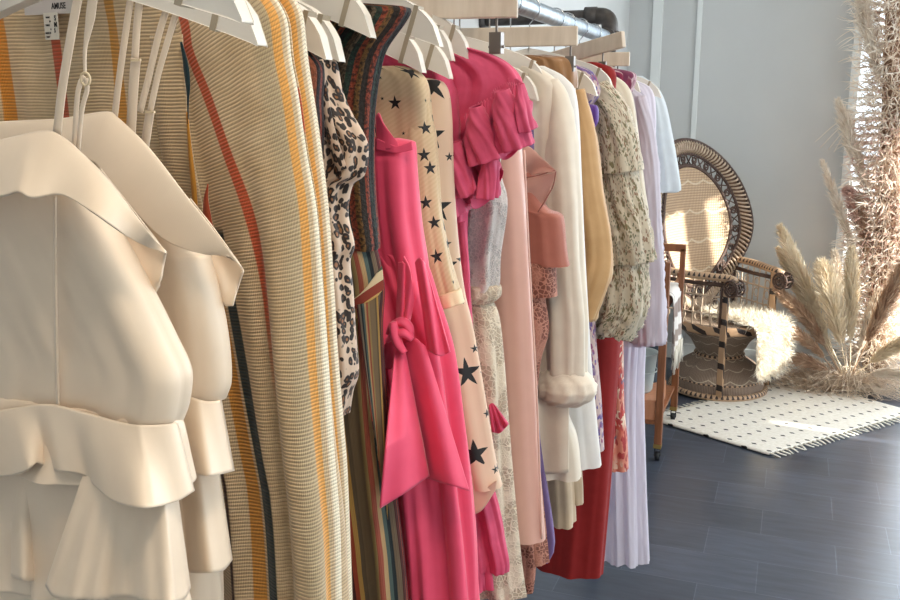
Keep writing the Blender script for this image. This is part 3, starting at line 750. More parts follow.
# ---- hot pink dress
S = 1.06
M_pink = fabric('hot pink crepe', (250, 84, 122), .55, .3, bump=.18, trans=.06, vary=3)
g = garment('hot_pink_dress', S, .35, 'hot pink sleeveless maxi dress with a knotted sash at the waist', 'dress')
part(tube([(398, 138), (412, 141), (415, 146), (416, 170), (420, 220), (426, 262), (428, 290), (426, 320)], S, .026, .016, (.002, .009), .05, 18), 'bodice', M_pink, g)
b = sheet([(376, 116), (379, 113), (384, 124), (398, 143)], [(377, 150), (384, 150), (392, 149), (399, 148)], lambda q, v: S-.024-.004*sn(q*3), 20, 12); part(b, 'neckline_cup', M_pink, g, solid=.002)
b = sheet([(376, 138), (388, 143), (398, 146), (412, 141)], [(376, 150), (388, 152), (398, 153), (413, 150)], lambda q, v: S-.028+.014*max(0, q-.5), 24, 8); part(b, 'neckline_band', M_pink, g, solid=.0015)
part(tube([(410, 250), (424, 262), (437, 300), (452, 350), (462, 420), (471, 500), (477, 570), (482, 680), (486, 800)], S, .036, .02, (.006, .020), .055, 19, N=260), 'skirt', M_pink, g)
def drape(T, B, y0, k, amp, nm, pinch=.0, n=44):
    part(sheet(T, B, lambda q, v: S+y0-.010*sn(q*PI)*(.4+.6*v)+amp*(.3+v)*sn(q*k+1.2*v), n, 50), nm, M_pink, g, solid=.0022)
drape([(399, 262), (403, 262), (406, 266)], [(396, 330), (401, 334), (405, 330)], -.050, 6, .002, 'sash_loop')
drape([(404, 256), (410, 270), (414, 300)], [(402, 330), (405, 333), (407, 334)], -.052, 5, .002, 'sash_loop')
drape([(415, 262), (420, 258), (426, 266)], [(428, 350), (440, 356), (450, 352)], -.046, 9, .004, 'sash_loop')
part(sheet([(395, 346), (399, 343), (404, 347)], [(380, 508), (403, 494), (429, 476)], lambda q, v: S-.068-.085*min(1, v*1.6)*(1-q)**.8+.004*(.3+v)*sn(q*7+v), 44, 50), 'sash_tail', M_pink, g, solid=.0022)
part(sheet([(393, 350), (396, 346), (399, 348)], [(379, 420), (386, 425), (396, 420)], lambda q, v: S-.075-.075*v*(1-q)+.003*sn(q*5), 20, 30), 'sash_tail', M_pink, g, solid=.002) if False else None
drape([(403, 342), (414, 338), (425, 346)], [(427, 478), (450, 485), (469, 491)], -.058, 6, .005, 'sash_tail')
drape([(385, 345), (391, 336), (397, 334)], [(384, 366), (391, 369), (398, 358)], -.058, 5, .002, 'sash_loop')
b = MB()
for px, yy_, r_ in ((((388, 334), (393, 326), (402, 322), (409, 328), (411, 338)), -.066, [.004, .008, .009, .008, .005]), (((387, 341), (395, 335), (404, 333), (412, 340)), -.073, [.004, .0085, .0085, .004]),
                   (((393, 322), (395, 334), (399, 345), (405, 353)), -.078, [.006, .0085, .008, .005])):
    C = cr([PY(x, y, S+yy_) for x, y in px], 24); b.sweep(C, np.interp(np.linspace(0, 1, 24), np.linspace(0, 1, len(r_)), r_), 14, flat=.7)
part(b, 'sash_knot', M_pink, g)

# ---- star prints
M_star = stars('black stars on cream rib', (226, 200, 160), 30, k=.17); M_star2 = stars('black stars on peach satin', (238, 206, 178), 20, k=.26, ribbed=False)
S = 1.135
g = garment('star_print_cardigan', S, 1.05, 'cream rib cardigan with small black stars and long sleeves, right of the hot pink dress', 'cardigan')
part(tube([(405, 66), (420, 72), (428, 84), (431, 110), (433, 150), (430, 200), (436, 260), (440, 330)], S, .022, .012, (.001, .004), .05, 21), 'bodice', M_star, g)
part(limb([PY(417, 84, S), PY(421, 150, S), PY(428, 215, S-.005), PY(438, 262, S-.012), PY(448, 296, S-.014)], [.012, .022, .020, .018, .016], [.012, .024, .022, .02, .018], .002, .03, 4), 'sleeve', M_star, g, solid=.001)
part(limb([PY(447, 292, S-.014), PY(451, 306, S-.014)], [.019, .018], [.02, .019], .001, .02, 5, M=10), 'cuff', fabric('cream rib cuff', (242, 220, 180), weave=350), g, solid=.002)
S = 1.19
g = garment('star_print_dress', S, .8, 'peach satin dress printed with large black stars, its hem above the magenta ruffle', 'dress')
part(tube([(428, 78), (444, 84), (450, 110), (452, 180), (456, 240), (462, 290), (470, 325), (478, 370), (486, 420), (492, 460), (498, 486)], S, .028, .012, (.002, .009), .06, 22), 'skirt', M_star2, g)
b = sheet([(468, 470), (482, 488), (497, 480)], [(468, 516), (482, 510), (496, 489)], lambda q, v: S-.03+.012*q+.004*v, 20, 10); part(b, 'hem_facing', M_star2, g, solid=.0015)

# ---- magenta ruffled dress
S = 1.285
M_mag = fabric('magenta chiffon', (232, 92, 132), .7, .2, bump=.25, trans=.22, vary=10)
g = garment('magenta_ruffled_dress', S, .6, 'magenta chiffon dress with cascading ruffled sleeves, beside the white lace dress', 'dress')
part(tube([(470, 47), (495, 55), (512, 66), (522, 82), (519, 100), (505, 130), (488, 165), (470, 200), (466, 230), (470, 300), (476, 360), (484, 430), (492, 480), (496, 500)], S, .022, .010, (.006, .008), .045, 31, N=200), 'bodice', M_mag, g)
def ruf(T, B, dy, k, ph, a=.012, nm='sleeve_ruffle'):
    def yf(q, v): return S+dy-a*v-(a*1.1)*v**.7*sn(q*k+ph+.5*sn(q*k*.5))
    mb = sheet(T, B, yf, 110, 26)
    V = np.array(mb.v); n = 110
    for i in range(26):
        v = i/25
        for j in range(n):
            q = j/(n-1); V[i*n+j, 2] += (.010*v*sn(q*k+ph+.9)-.002*sn(q*90)*(1-v)); V[i*n+j, 0] += .008*v*math.cos(q*k*1.0+ph)
    mb.v = V.tolist(); part(mb, nm, M_mag, g, solid=.0008)
ruf([(434, 176), (446, 172), (462, 160), (478, 150)], [(432, 214), (450, 214), (470, 208), (492, 196)], -.030, 12, .3)
ruf([(450, 142), (462, 140), (470, 138)], [(458, 196), (468, 198), (480, 192)], -.046, 9, 1.0, .014)
ruf([(464, 116), (478, 104), (492, 98), (505, 96)], [(474, 160), (488, 166), (500, 150), (506, 142)], -.044, 13, 2.0, .016)
ruf([(492, 92), (505, 84), (515, 84), (522, 86)], [(500, 156), (512, 152), (521, 146), (526, 138)], -.030, 11, .5, .014)
ruf([(480, 160), (488, 158), (500, 150)], [(484, 198), (492, 190), (502, 172)], -.022, 7, 1.4, .010)
ruf([(508, 78), (517, 80), (523, 84)], [(516, 132), (524, 130), (529, 124)], -.016, 7, 2.4, .010)
for pts, rx, ry, sd in ((((476, 106), (480, 128), (489, 160)), [.008, .023, .028], [.012, .026, .034], 41), (((455, 142), (460, 165), (468, 194)), [.007, .018, .021], [.010, .024, .030], 42), (((440, 176), (444, 192), (448, 214)), [.012, .024, .030], [.014, .026, .032], 43),
                        (((502, 90), (508, 116), (516, 148)), [.010, .022, .025], [.012, .026, .034], 44), (((520, 84), (523, 105), (526, 130)), [.005, .010, .012], [.006, .02, .024], 45), (((492, 150), (490, 172), (488, 196)), [.008, .014, .016], [.010, .016, .02], 46)):
    part(limb([PY(x, y, S-.064+.006*i) for i, (x, y) in enumerate(pts)], rx, ry, .004, .022, sd, N=60, M=30), 'ruffle_scroll', M_mag, g, solid=.0008)
part(limb([PY(440, 66, S-.03), PY(447, 110, S-.035), PY(446, 178, S-.03)], [.010, .018, .022], [.02, .028, .03], .003, .04, 6), 'sleeve', M_mag, g, solid=.001)
part(tube([(470, 440), (486, 470), (497, 500), (504, 528), (506, 540), (511, 562), (511, 572)], S-.045, .018, .012, (.004, .010), .035, 33, uL=0.0), 'skirt_ruffle', M_mag, g, solid=.001)
part(tube([(468, 520), (480, 540), (490, 570), (492, 590)], S-.055, .015, .010, (.004, .010), .03, 35, uL=.0), 'skirt_ruffle', M_mag, g, solid=.001)
b = sheet([(489, 405), (492, 403), (495, 405)], [(492, 432), (500, 433), (509, 424)], lambda q, v: S+.02-.006*v*sn(q*16), 40, 14); part(b, 'tie_tassel', M_mag, g, solid=.001)
part(limb([PY(462, 222, S-.03), PY(466, 270, S-.03), PY(468, 330, S-.03)], [.006, .006, .005], [.006, .006, .005], .001, .02, 7), 'sash', M_mag, g)

# ---- lace, blush, dusty rose
S = 1.35
M_lace = lace('white lace', (226, 212, 190), 130, .08, dark=(190, 172, 150)); M_lacet = lace('grey white embroidered tulle', (222, 212, 206), 190, .08, dark=(196, 188, 184))
g = garment('white_lace_dress', S, .3, 'off white lace maxi dress with an embroidered tulle top, left of the blush satin slip', 'dress')
part(tube([(478, 60), (496, 72), (500, 110), (500, 170), (506, 195), (506, 215), (500, 255), (499, 282), (496, 290)], S, .030, .012, (.002, .006), .03, 41), 'bodice', M_lacet, g)
part(tube([(492, 284), (499, 286), (500, 296), (495, 302)], S, .034, .028, (.002, .003), .02, 42, M=20), 'waistband', M_lace, g)
part(tube([(492, 298), (500, 320), (505, 370), (508, 420), (512, 490), (517, 560), (521, 596)], S, .036, .024, (.003, .010), .05, 43), 'skirt', M_lace, g)
S = 1.435
M_blush = fabric('blush satin', (226, 178, 162), .42, .2, bump=.10, trans=.05, vary=2)
g = garment('blush_satin_dress', S, .45, 'smooth blush pink satin slip dress hanging straight beside the dusty rose lace', 'dress')
part(tube([(505, 70), (517, 84), (520, 120), (524, 180), (528, 230), (532, 300), (536, 380), (540, 460), (546, 540)], S, .028, .012, (.001, .004), .08, 45), 'slip', M_blush, g)
b = sheet([(523.5, 150), (528, 250), (536, 400), (541, 539)], [(525, 150), (529.6, 250), (537.8, 400), (542.8, 539)], lambda q, v: S-.012, 60, 3); part(b, 'side_seam', fabric('pale blush piping', (244, 204, 190)), g, solid=.002)
S = 1.53
M_dusty = fabric('dusty rose velvet', (176, 110, 94), .8, .4, bump=.3); M_dlace = lace('dusty rose lace', (190, 132, 112), 130, .09, dark=(128, 76, 62)); M_shr = fabric('sheer mauve organza', (222, 182, 168), .5, .2, trans=.3, alpha=.82)
g = garment('dusty_rose_dress', S, .4, 'dusty rose velvet and lace dress with a stiff organza collar ruffle', 'dress')
part(tube([(510, 150), (530, 165), (545, 205), (560, 214), (564, 222), (567, 255), (569, 266)], S, .026, .014, (.001, .003), .04, 47), 'bodice', M_dusty, g)
part(tube([(548, 262), (556, 266), (557, 296)], S, .030, .026, (.001, .002), .03, 48, M=24), 'lace_band', M_dlace, g)
part(tube([(545, 296), (549, 330), (541, 360), (537, 400), (538, 450), (544, 520), (548, 562)], S, .026, .018, (.002, .005), .035, 49), 'lace_skirt', M_dlace, g)
part(tube([(530, 500), (534, 560), (531, 592)], S-.028, .014, .014, (.002, .004), .035, 50, uL=.05), 'lace_skirt', M_dlace, g)
def oz(q, v): return S-.03-.02*sn(q*5+v*3)*v
b = sheet([(514, 148), (528, 146), (542, 158), (556, 171)], [(516, 178), (524, 178), (538, 174), (556, 171.5)], oz, 40, 16); part(b, 'organza_ruffle', M_shr, g, solid=.001)
b = sheet([(514, 180), (526, 178), (542, 175), (556, 172)], [(518, 186), (526, 204), (538, 212), (548, 197)], lambda q, v: S-.02-.012*sn(q*4+v*2)*v, 40, 16); part(b, 'organza_ruffle', M_shr, g, solid=.001)
part(ribbon([(517, 179), (535, 176), (555, 170.5)], S-.042, .002), 'ruffle_piping', fabric('brown piping', (150, 92, 80)), g, solid=.0015)
part(ribbon([(556, 171), (553, 186), (546, 199), (538, 212)], S-.034, .0018), 'ruffle_piping', fabric('brown piping edge', (150, 92, 80)), g, solid=.0015)

# ---- shirts
S = 1.64
M_shirt = fabric('cream crepe', (238, 226, 208), .6, .3, trans=.1, bump=.2); M_shirtw = fabric('white cotton', (240, 236, 232), .65, .3, trans=.15)
g = garment('cream_shirt', S, .75, 'cream long sleeved shirt with its sleeve rolled into a thick cuff', 'shirt')
part(tube([(520, 60), (540, 68), (556, 80), (562, 100), (560, 200), (562, 300), (566, 400), (578, 440), (582, 478)], S, .032, .012, (.002, .006), .06, 51), 'shirt_body', M_shirt, g)
part(limb([PY(552, 82, S), PY(560, 105, S-.004), PY(562, 180, S-.010), PY(563, 260, S-.014), PY(565, 330, S-.016), PY(566, 374, S-.016)], [.012, .030, .036, .038, .044, .040], [.016, .034, .036, .036, .038, .036], .004, .05, 8), 'sleeve', M_shirt, g, solid=.001)
c0 = PY(566, 372, S-.018); c1 = PY(565, 392, S-.018)
part(limb([c0+(0, 0, .004), c0+(0, 0, -.004), c0*.5+c1*.5, c1, c1+(0, 0, -.022)], [.036, .054, .060, .054, .030], [.034, .046, .052, .048, .028], .004, .028, 9, M=30), 'rolled_cuff', M_shirt, g, solid=.003)
part(sheet([(534, 396), (552, 398), (569, 398)], [(536, 474), (552, 474), (569, 472)], lambda q, v: S-.046+.004*sn(q*6)+.01*q, 30, 20), 'shirt_front_tail', M_shirt, g, solid=.001)
S = 1.745
g = garment('white_shirt', S, .8, 'white cotton shirt whose bright edge shows right behind the cream shirt', 'shirt')
part(tube([(545, 66), (566, 78), (577, 100), (581, 180), (584, 260), (588, 340), (592, 390), (596, 430), (600, 466)], S, .036, .012, (.002, .006), .07, 55), 'shirt_body', M_shirtw, g)
S = 1.84
M_tan = fabric('champagne satin', (204, 180, 150), .38, .2); M_camel = fabric('camel crepe', (200, 160, 112), .7, .3)
g = garment('satin_trousers', S, .7, 'champagne satin trousers on a clip hanger, their hem below the cream shirt', 'trousers')
part(tube([(556, 58), (573, 66), (576, 90), (570, 200), (566, 400), (573, 480), (575, 524)], S, .034, .010, (.003, .009), .06, 57), 'trouser_leg', M_tan, g)
part(tube([(560, 400), (578, 440), (583, 480), (584, 504)], S+.028, .016, .014, (.002, .005), .05, 58), 'trouser_leg', M_tan, g)
M_bron = fabric('bronze satin', (156, 112, 70), .35, .2)
part(tube([(550, 55), (572, 60), (576, 80), (576, 88)], S, .036, .02, (.003, .004), .03, 59, M=24), 'waistband', M_bron, g)
S = 1.925
g = garment('camel_shirt', S, .9, 'camel long sleeved shirt between the white shirt and the floral ruffled dress', 'shirt')
part(tube([(562, 72), (572, 80), (576, 120), (580, 200), (586, 300), (588, 400)], S, .030, .012, (.002, .005), .05, 61), 'shirt_body', M_camel, g)
part(limb([PY(578, 90, S), PY(583, 125, S), PY(590, 190, S), PY(598, 248, S), PY(597, 275, S-.01), PY(589, 320, S-.02)], [.014, .026, .028, .032, .030, .014], [.016, .03, .034, .036, .03, .02], .003, .04, 10), 'sleeve', M_camel, g, solid=.001)
S = 2.02
M_pur = printed('purple blossom print', (206, 182, 178), [(104, 72, 138), (150, 80, 120), (100, 84, 150)], 70, .42, 2.0)
g = garment('purple_print_dress', S, .5, 'purple blossom print dress on a clip hanger, mostly hidden behind the shirts', 'dress')
part(tube([(575, 64), (592, 72), (598, 84), (599, 95), (588, 120), (590, 200), (594, 330), (600, 400), (603, 450)], S, .030, .012, (.003, .006), .04, 63), 'dress_body', M_pur, g)
M_violet = fabric('violet satin', (92, 50, 150), .4)
part(tube([(585, 104), (597, 106), (598, 120), (594, 128)], S-.05, .012, .01, (.002, .003), .03, 64, M=20, uL=.12), 'camisole', M_violet, g, label='violet satin strap top')
part(tube([(540, 470), (550, 500), (556, 540), (551, 560)], 1.60, .010, .008, (.002, .003), .03, 65, M=30, uL=.1), 'scarf_end', fabric('violet grey chiffon', (128, 100, 168)), g) if False else None
S = 1.60
g = garment('violet_scarf', S, .5, 'narrow violet scarf hanging down behind the dusty rose lace hem', 'scarf')
part(tube([(520, 106), (532, 112), (534, 200), (532, 300), (538, 420), (545, 480), (551, 520), (553, 548), (547, 562)], S, .008, .006, (.001, .003), .03, 65, M=40, uL=.1), 'scarf_cloth', fabric('violet grey chiffon', (118, 98, 148)), g)

# ---- floral ruffled dress
S = 2.12
M_flo = printed('sage floral chiffon', (226, 214, 192), [(140, 128, 92), (160, 124, 98), (124, 126, 98)], 110, .40, 0.0, stretch=(1.6, 1, 1), trans=.2)
g = garment('floral_ruffled_dress', S, .95, 'cream chiffon dress with a small sage floral print and gathered sleeve tiers', 'dress')
part(tube([(598, 76), (610, 84), (618, 110), (622, 150), (622, 250), (616, 320), (610, 336)], S, .035, .012, (.003, .009), .04, 71, N=200), 'bodice', M_flo, g)
part(limb([PY(600, 84, S-.02), PY(612, 110, S-.02), PY(618, 145, S-.02), PY(620, 172, S-.02)], [.018, .036, .046, .050], [.022, .044, .05, .05], .006, .03, 11), 'sleeve_tier', M_flo, g, solid=.0008)
part(limb([PY(619, 168, S-.02), PY(620, 178, S-.02), PY(624, 215, S-.02), PY(627, 262, S-.02)], [.040, .046, .060, .062], [.040, .046, .056, .058], .010, .028, 12), 'sleeve_tier', M_flo, g, solid=.0008)
part(limb([PY(626, 256, S-.02), PY(626, 266, S-.02), PY(622, 300, S-.02), PY(614, 334, S-.02)], [.048, .058, .062, .046], [.046, .052, .056, .044], .012, .026, 13), 'sleeve_tier', M_flo, g, solid=.0008)
# ---- red trousers
S = 2.24
M_red = fabric('brick red crepe', (146, 22, 20), .8, .05, trans=.02); M_rib = fabric('pale coral piping', (224, 118, 96), .6)
g = garment('red_trousers', S, .06, 'brick red wide trousers with a thin side seam, reaching nearly to the floor', 'trousers')
o = part(tube([(596, 62), (612, 68), (616, 80), (612, 110), (606, 200), (612, 300), (620, 330), (617, 400), (612, 480), (607, 540), (604, 574)], S, .050, .010, (.002, .008), .13, 73, uL=(-.1, .0)), 'trouser_leg', M_red, g)
S = 2.36
M_iv = fabric('ivory gauze', (234, 224, 204), .7, .3, trans=.2)
g = garment('ivory_blouse', S, 1.2, 'plain ivory blouse showing its sleeve edge right of the floral dress', 'blouse')
part(tube([(612, 74), (626, 84), (633, 100), (638, 140), (643, 190), (646, 214), (641, 230)], S, .034, .012, (.002, .006), .05, 75), 'blouse_body', M_iv, g)
S = 2.47
M_cor = printed('coral blossom print', (222, 140, 118), [(196, 66, 52), (30, 84, 120), (236, 214, 190), (180, 60, 60)], 30, .55, 4.0, trans=.05)
M_bur = printed('burgundy blossom print', (206, 176, 184), [(120, 28, 66), (150, 40, 80), (110, 30, 70)], 30, .6, 6.0, trans=0)
g = garment('coral_print_dress', S, .5, 'coral floral print dress with a burgundy yoke, a sliver beside the red trousers', 'dress')
part(tube([(612, 68), (632, 72), (635, 80), (630, 96)], S, .030, .012, (.002, .004), .04, 76, M=24), 'yoke', M_bur, g)
part(tube([(612, 90), (618, 200), (622, 300), (623, 400), (626, 440), (627, 470)], S, .030, .012, (.003, .006), .04, 77, hemw=0), 'dress_body', M_cor, g)
S = 2.62
M_lav = pleated('lavender crinkle voile', (228, 220, 232), 55, .3); M_wh = pleated('white pleated voile', (238, 232, 244), 60, .3); M_grey = fabric('white sheer organza', (226, 232, 236), .5, .2, trans=.35, bump=.3, alpha=.92)
g = garment('lavender_blouse', S, .95, 'pale lavender crinkled blouse with a long flared sleeve', 'blouse')
part(tube([(622, 82), (636, 90), (645, 110), (645, 200), (648, 300), (650, 345)], S, .045, .012, (.002, .006), .05, 79), 'blouse_body', M_lav, g)
part(limb([PY(640, 96, S-.02), PY(646, 140, S-.02), PY(648, 230, S-.02), PY(649, 300, S-.02), PY(648, 342, S-.02)], [.016, .032, .038, .044, .052], [.018, .036, .044, .05, .056], .006, .022, 14), 'sleeve', M_lav, g, solid=.0008)
S = 2.74
g = garment('white_maxi_dress', S, .14, 'white crinkled voile maxi dress at the rail end, hem just above the floor', 'dress')
part(tube([(636, 80), (652, 90), (656, 120), (652, 200), (645, 330), (642, 400), (643, 480), (645, 562)], S, .055, .012, (.003, .014), .055, 81, N=260, hemw=.004), 'dress_body', M_wh, g)
S = 2.90
g = garment('sheer_white_top', S, 1.3, 'sheer white organza top, the last garment at the far end of the rail', 'top')
part(tube([(642, 76), (656, 86), (665, 104), (672, 140), (679, 186), (676, 192)], S, .045, .012, (.003, .008), .05, 83), 'top_body', M_grey, g)

# ---- hangers
H = [(.56, (247, 23), 'cream wooden hanger of the nearest ivory romper'), (.655, (262, 46), 'cream wooden hanger of the second ivory romper'),
     (.765, None, ''), (.856, (329, 60), 'cream wooden hanger, front one of the pair above the leopard blouse'), (.893, (342, 62), 'cream wooden hanger, rear one of the pair above the leopard blouse'),
     (.930, (373, 38), 'cream wooden hanger tip above the dark striped knit dress'), (1.065, (441, 47), 'cream wooden hanger carrying the hot pink dress'),
     (1.13, (424, 73), 'cream wooden hanger, lowest of the cluster, at the star print cardigan'), (1.185, (451, 79), 'cream wooden hanger carrying the peach star print dress'),
     (1.235, (453, 61), 'cream wooden hanger squeezed between the star dress and the magenta ruffles'), (1.275, (470, 60), 'cream wooden hanger carrying the magenta ruffled dress'),
     (1.63, (547, 88), 'cream wooden hanger above the cream shirt collar'), (1.60, (538, 101), 'cream wooden hanger at the violet scarf left of the cream shirt'),
     (1.95, (597, 96), 'cream wooden hanger showing beyond the camel shirt'), (2.10, (613, 90), 'cream wooden hanger in the floral ruffled dress'),
     (2.62, (640, 92), 'cream wooden hanger in the lavender blouse'), (2.80, (661, 98), 'cream wooden hanger near the rail end, above the white maxi dress')]
for s, tip, lb in H:
    if tip: hanger(s, tip, lb)
clip_hanger(1.30, (518, -4), .030, 'flat wooden clip hanger, nearest of the three, cut by the top edge', math.radians(12), (.185,))
clip_hanger(1.83, (578, 26), .038, 'flat wooden clip hanger above the cream shirt holding the satin trousers', math.radians(8), (.165,))
clip_hanger(2.22, (624, 33), .038, 'flat wooden clip hanger turned outwards near the rail end', math.radians(-30), (.165,), roll=.16)
clip_hanger(2.47, (630, 52), .036, 'flat wooden clip hanger under the outward turned one at the rail end', math.radians(4), (.14,))

# ------------------------------------------------------------------ rug
rc = [PZ(645, 419), PZ(768, 456), PZ(914, 414), PZ(797, 381)]
rc = [np.array([p[0], p[1]]) for p in rc]
M_rug = Mat('flatweave rug'); M_rug.setp(Roughness=.95)
U, V = M_rug.U(), M_rug.V()
fu = M_rug.math('FRACT', M_rug.math('DIVIDE', U, .105)); 
iu = M_rug.math('MULTIPLY', M_rug.math('FLOOR', M_rug.math('DIVIDE', U, .105)), .5)
fv = M_rug.math('FRACT', M_rug.math('ADD', M_rug.math('DIVIDE', V, .075), iu))
dm = M_rug.math('ADD', M_rug.math('MULTIPLY', M_rug.math('ABSOLUTE', M_rug.math('SUBTRACT', fu, .5)), 1.0), M_rug.math('MULTIPLY', M_rug.math('ABSOLUTE', M_rug.math('SUBTRACT', fv, .5)), 1.0))
bs = M_rug.ramp(M_rug.noise(60, 3, M_rug.UVv()), [(.3, (226, 218, 204)), (.7, (244, 238, 228))])
M_rug.color(M_rug.mix(M_rug.math('LESS_THAN', dm, .15), bs, lin((52, 46, 44))))
M_rug.bump(M_rug.math('SINE', M_rug.math('MULTIPLY', V, 2*PI/.012)), .6, .003); M_rug = M_rug.m
org = (rc[0]+rc[2])/2
rug = empty('rug', (org[0], org[1], 0), 0, 'off white flatweave rug with dark diamond marks and fringed ends under the wicker chair', 'rug')
n = 40; G = np.zeros((n, n, 3)); UVs = np.zeros((n, n, 2))
la = np.linalg.norm(rc[1]-rc[0]); lb = np.linalg.norm(rc[3]-rc[0])
for i in range(n):
    for j in range(n):
        a, c = i/(n-1), j/(n-1); p = rc[0]*(1-a)*(1-c)+rc[1]*a*(1-c)+rc[2]*a*c+rc[3]*(1-a)*c
        G[i, j] = (p[0], p[1], .009); UVs[i, j] = (a*la, c*lb)
b = MB(); b.grid(G, UVs); part(b, 'woven_field', M_rug, rug, solid=.008, off=-1 if False else 0)
M_fr1 = plain('cream wool fringe', (226, 220, 206), .9)
for (A, B), nm in (((rc[1], rc[2]), 1), ((rc[0], rc[3]), -1)):
    d = (B-A)/np.linalg.norm(B-A); out = np.array([d[1], -d[0]])*1.0
    if np.dot(out, (A+B)/2-org) < 0: out = -out
    b = MB(); L = np.linalg.norm(B-A); k = int(L/.034)
    for i in range(k):
        p = A+d*(i+.5)*L/k; sw = rng.uniform(-.012, .02)
        pts = [(p[0], p[1], .010), (p[0]+out[0]*.02+d[0]*.004, p[1]+out[1]*.02+d[1]*.004, .009), (p[0]+out[0]*.05+d[0]*sw, p[1]+out[1]*.05+d[1]*sw, .0055)]
        b.sweep(pts, [.007, .006, .004], 6, flat=.6)
    part(b, 'fringe', M_fr1, rug)

# ------------------------------------------------------------------ peacock chair
M_cane = cane('woven cane', (200, 170, 138), (128, 98, 74), .024, .030, rows=.17); M_cdark = cane('woven dark cane', (150, 128, 110), (70, 54, 46), .018, .012, rows=.075)
M_rim = diamond('wrapped rim', (186, 154, 124), (48, 34, 30), .028, .0, 0); M_post = diamond('diamond banded post', (176, 142, 110), (40, 28, 24), .125, 1.6)
M_cdk = plain('dark rattan', (76, 54, 44), .55, noise=12, nscale=40); M_clt = plain('light rattan', (188, 166, 144), .5, noise=14, nscale=40)
c0 = PZ(717, 389); CH0 = np.array([c0[0], c0[1], 0])
tc = np.array([CAM[0]-CH0[0], CAM[1]-CH0[1]]); tc /= np.linalg.norm(tc)
TURN = math.radians(43)
fd = math.cos(TURN)*tc+math.sin(TURN)*RT[:2]; fd /= np.linalg.norm(fd)
chair = empty('peacock_chair', tuple(CH0), math.atan2(fd[1], fd[0])-PI/2, 'round backed wicker peacock chair with dark diamond banding standing on the rug by the wall', 'chair')
# local frame: +Y front, +X to the sitter's left hand side as seen from behind
def cpart(b, nm, mat, par=None, **k): return b.build(nm, mat, par or chair, **k)
ZF = .010
def orig(b): return b
b = MB(); b.lathe([(.242, ZF), (.255, ZF+.02), (.252, .08), (.238, .125), (.205, .165), (.150, .200), (.128, .222)], n=72, cap=False); cpart(b, 'woven_base', M_cdark, solid=.008)
b = MB(); b.lathe([(.128, .222), (.132, .25), (.165, .31), (.215, .36), (.24, .385)], n=64, cap=False); cpart(b, 'woven_waist', M_cdark, solid=.008)
for r_, z_, t_ in ((.265, ZF+.016, .017), (.134, .222, .009), (.250, .09, .005)):
    b = MB(); b.sweep([(r_*math.cos(t), r_*math.sin(t), z_) for t in np.linspace(0, 2*PI, 72, endpoint=False)], t_, 10, closed=True); cpart(b, 'binding_ring', M_rim)
b = MB(); b.lathe([(.245, .38), (.262, .385), (.262, .425), (.250, .432), (.0, .436)], n=64, cap=False); cpart(b, 'seat', M_cdark)
b = MB(); b.lathe([(.266, .383), (.268, .388), (.268, .425), (.266, .43)], n=64, cap=False)
for i in range(len(b.uv)): b.uv[i] = (b.v[i][2]-.405, math.atan2(b.v[i][1], b.v[i][0])*.266)
cpart(b, 'seat_band', M_post, solid=.004)
# arms
ZA = .70
for sx in (-1, 1):
    px, py = sx*.205, .185
    b = MB(); b.beam((px, py, ZF+.03), (px, py, ZA), .038, .016, up=(1, 0, 0)) if False else b.beam((px, py, ZF+.03), (px, py, ZA), .016, .040, up=(0, 1, 0))
    V = np.array(b.v)
    for i in range(8): b.uv[i] = ((1 if (i % 4) in (1, 2) else -1)*.018, V[i][2])
    cpart(b, 'front_leg', M_post, smooth=False, bevel=.003)
    back = np.array([sx*.32, -.20, ZA+.02])
    path = cr([tuple(back), (sx*.31, -.05, ZA+.015), (sx*.25, .10, ZA+.012), (px, py+.02, ZA+.01), (px+sx*.002, py+.055, ZA-.002)], 30)
    b = MB(); b.sweep(path, .026, 12, flat=.8)
    cpart(b, 'arm_rail', M_rim)
    # scrolled end
    b = MB(); cc = np.array([px+sx*.002, py+.055, ZA-.038])
    for r_ in (.044, .028, .012):
        b.sweep([(cc[0]-.028, cc[1]+r_*math.cos(t), cc[2]+r_*math.sin(t)) for t in np.linspace(0, 2*PI, 24, endpoint=False)], .006, 8, closed=True)
        b.sweep([(cc[0]+.028, cc[1]+r_*math.cos(t), cc[2]+r_*math.sin(t)) for t in np.linspace(0, 2*PI, 24, endpoint=False)], .006, 8, closed=True)
    for t in np.linspace(0, 2*PI, 8, endpoint=False): b.sweep([(cc[0]-.03, cc[1]+.044*math.cos(t), cc[2]+.044*math.sin(t)), (cc[0]+.03, cc[1]+.044*math.cos(t), cc[2]+.044*math.sin(t))], .005, 6)
    cpart(b, 'arm_scroll', M_cdk)
    # side panel: woven curls between seat and arm
    b = MB()
    def sp(u, z): # u 0 front .. 1 back
        return np.array([sx*(.205+.10*u), .185-.36*u, z])
    for u in np.linspace(.06, .94, 7): b.sweep([sp(u, .43), sp(u*.9+.05, .52), sp(u, .60), sp(u, ZA)], .0045, 6)
    for u in np.linspace(.08, .86, 4):
        for zz in (.48, .56, .62):
            b.sweep([sp(u+.07+.055*math.cos(t), zz+.026*math.sin(t)) for t in np.linspace(0, 2*PI, 16, endpoint=False)], .0032, 6, closed=True)
    b.sweep([sp(u, .60+.0*u) for u in np.linspace(0, 1, 8)], .006, 8); b.sweep([sp(u, .50) for u in np.linspace(0, 1, 8)], .0045, 8)
    cpart(b, 'arm_lattice', M_clt)
    b = MB(); q = [sp(0.02, ZA-.03), sp(.5, ZA-.035), sp(1, ZA-.03)]
    b.sweep(q, .012, 8); b.sweep([sp(1.0, .42), sp(1.0, ZA)], .014, 8); b.sweep([sp(.06, .43), sp(.06, ZA)], .009, 8)
    cpart(b, 'arm_frame', M_cdk)
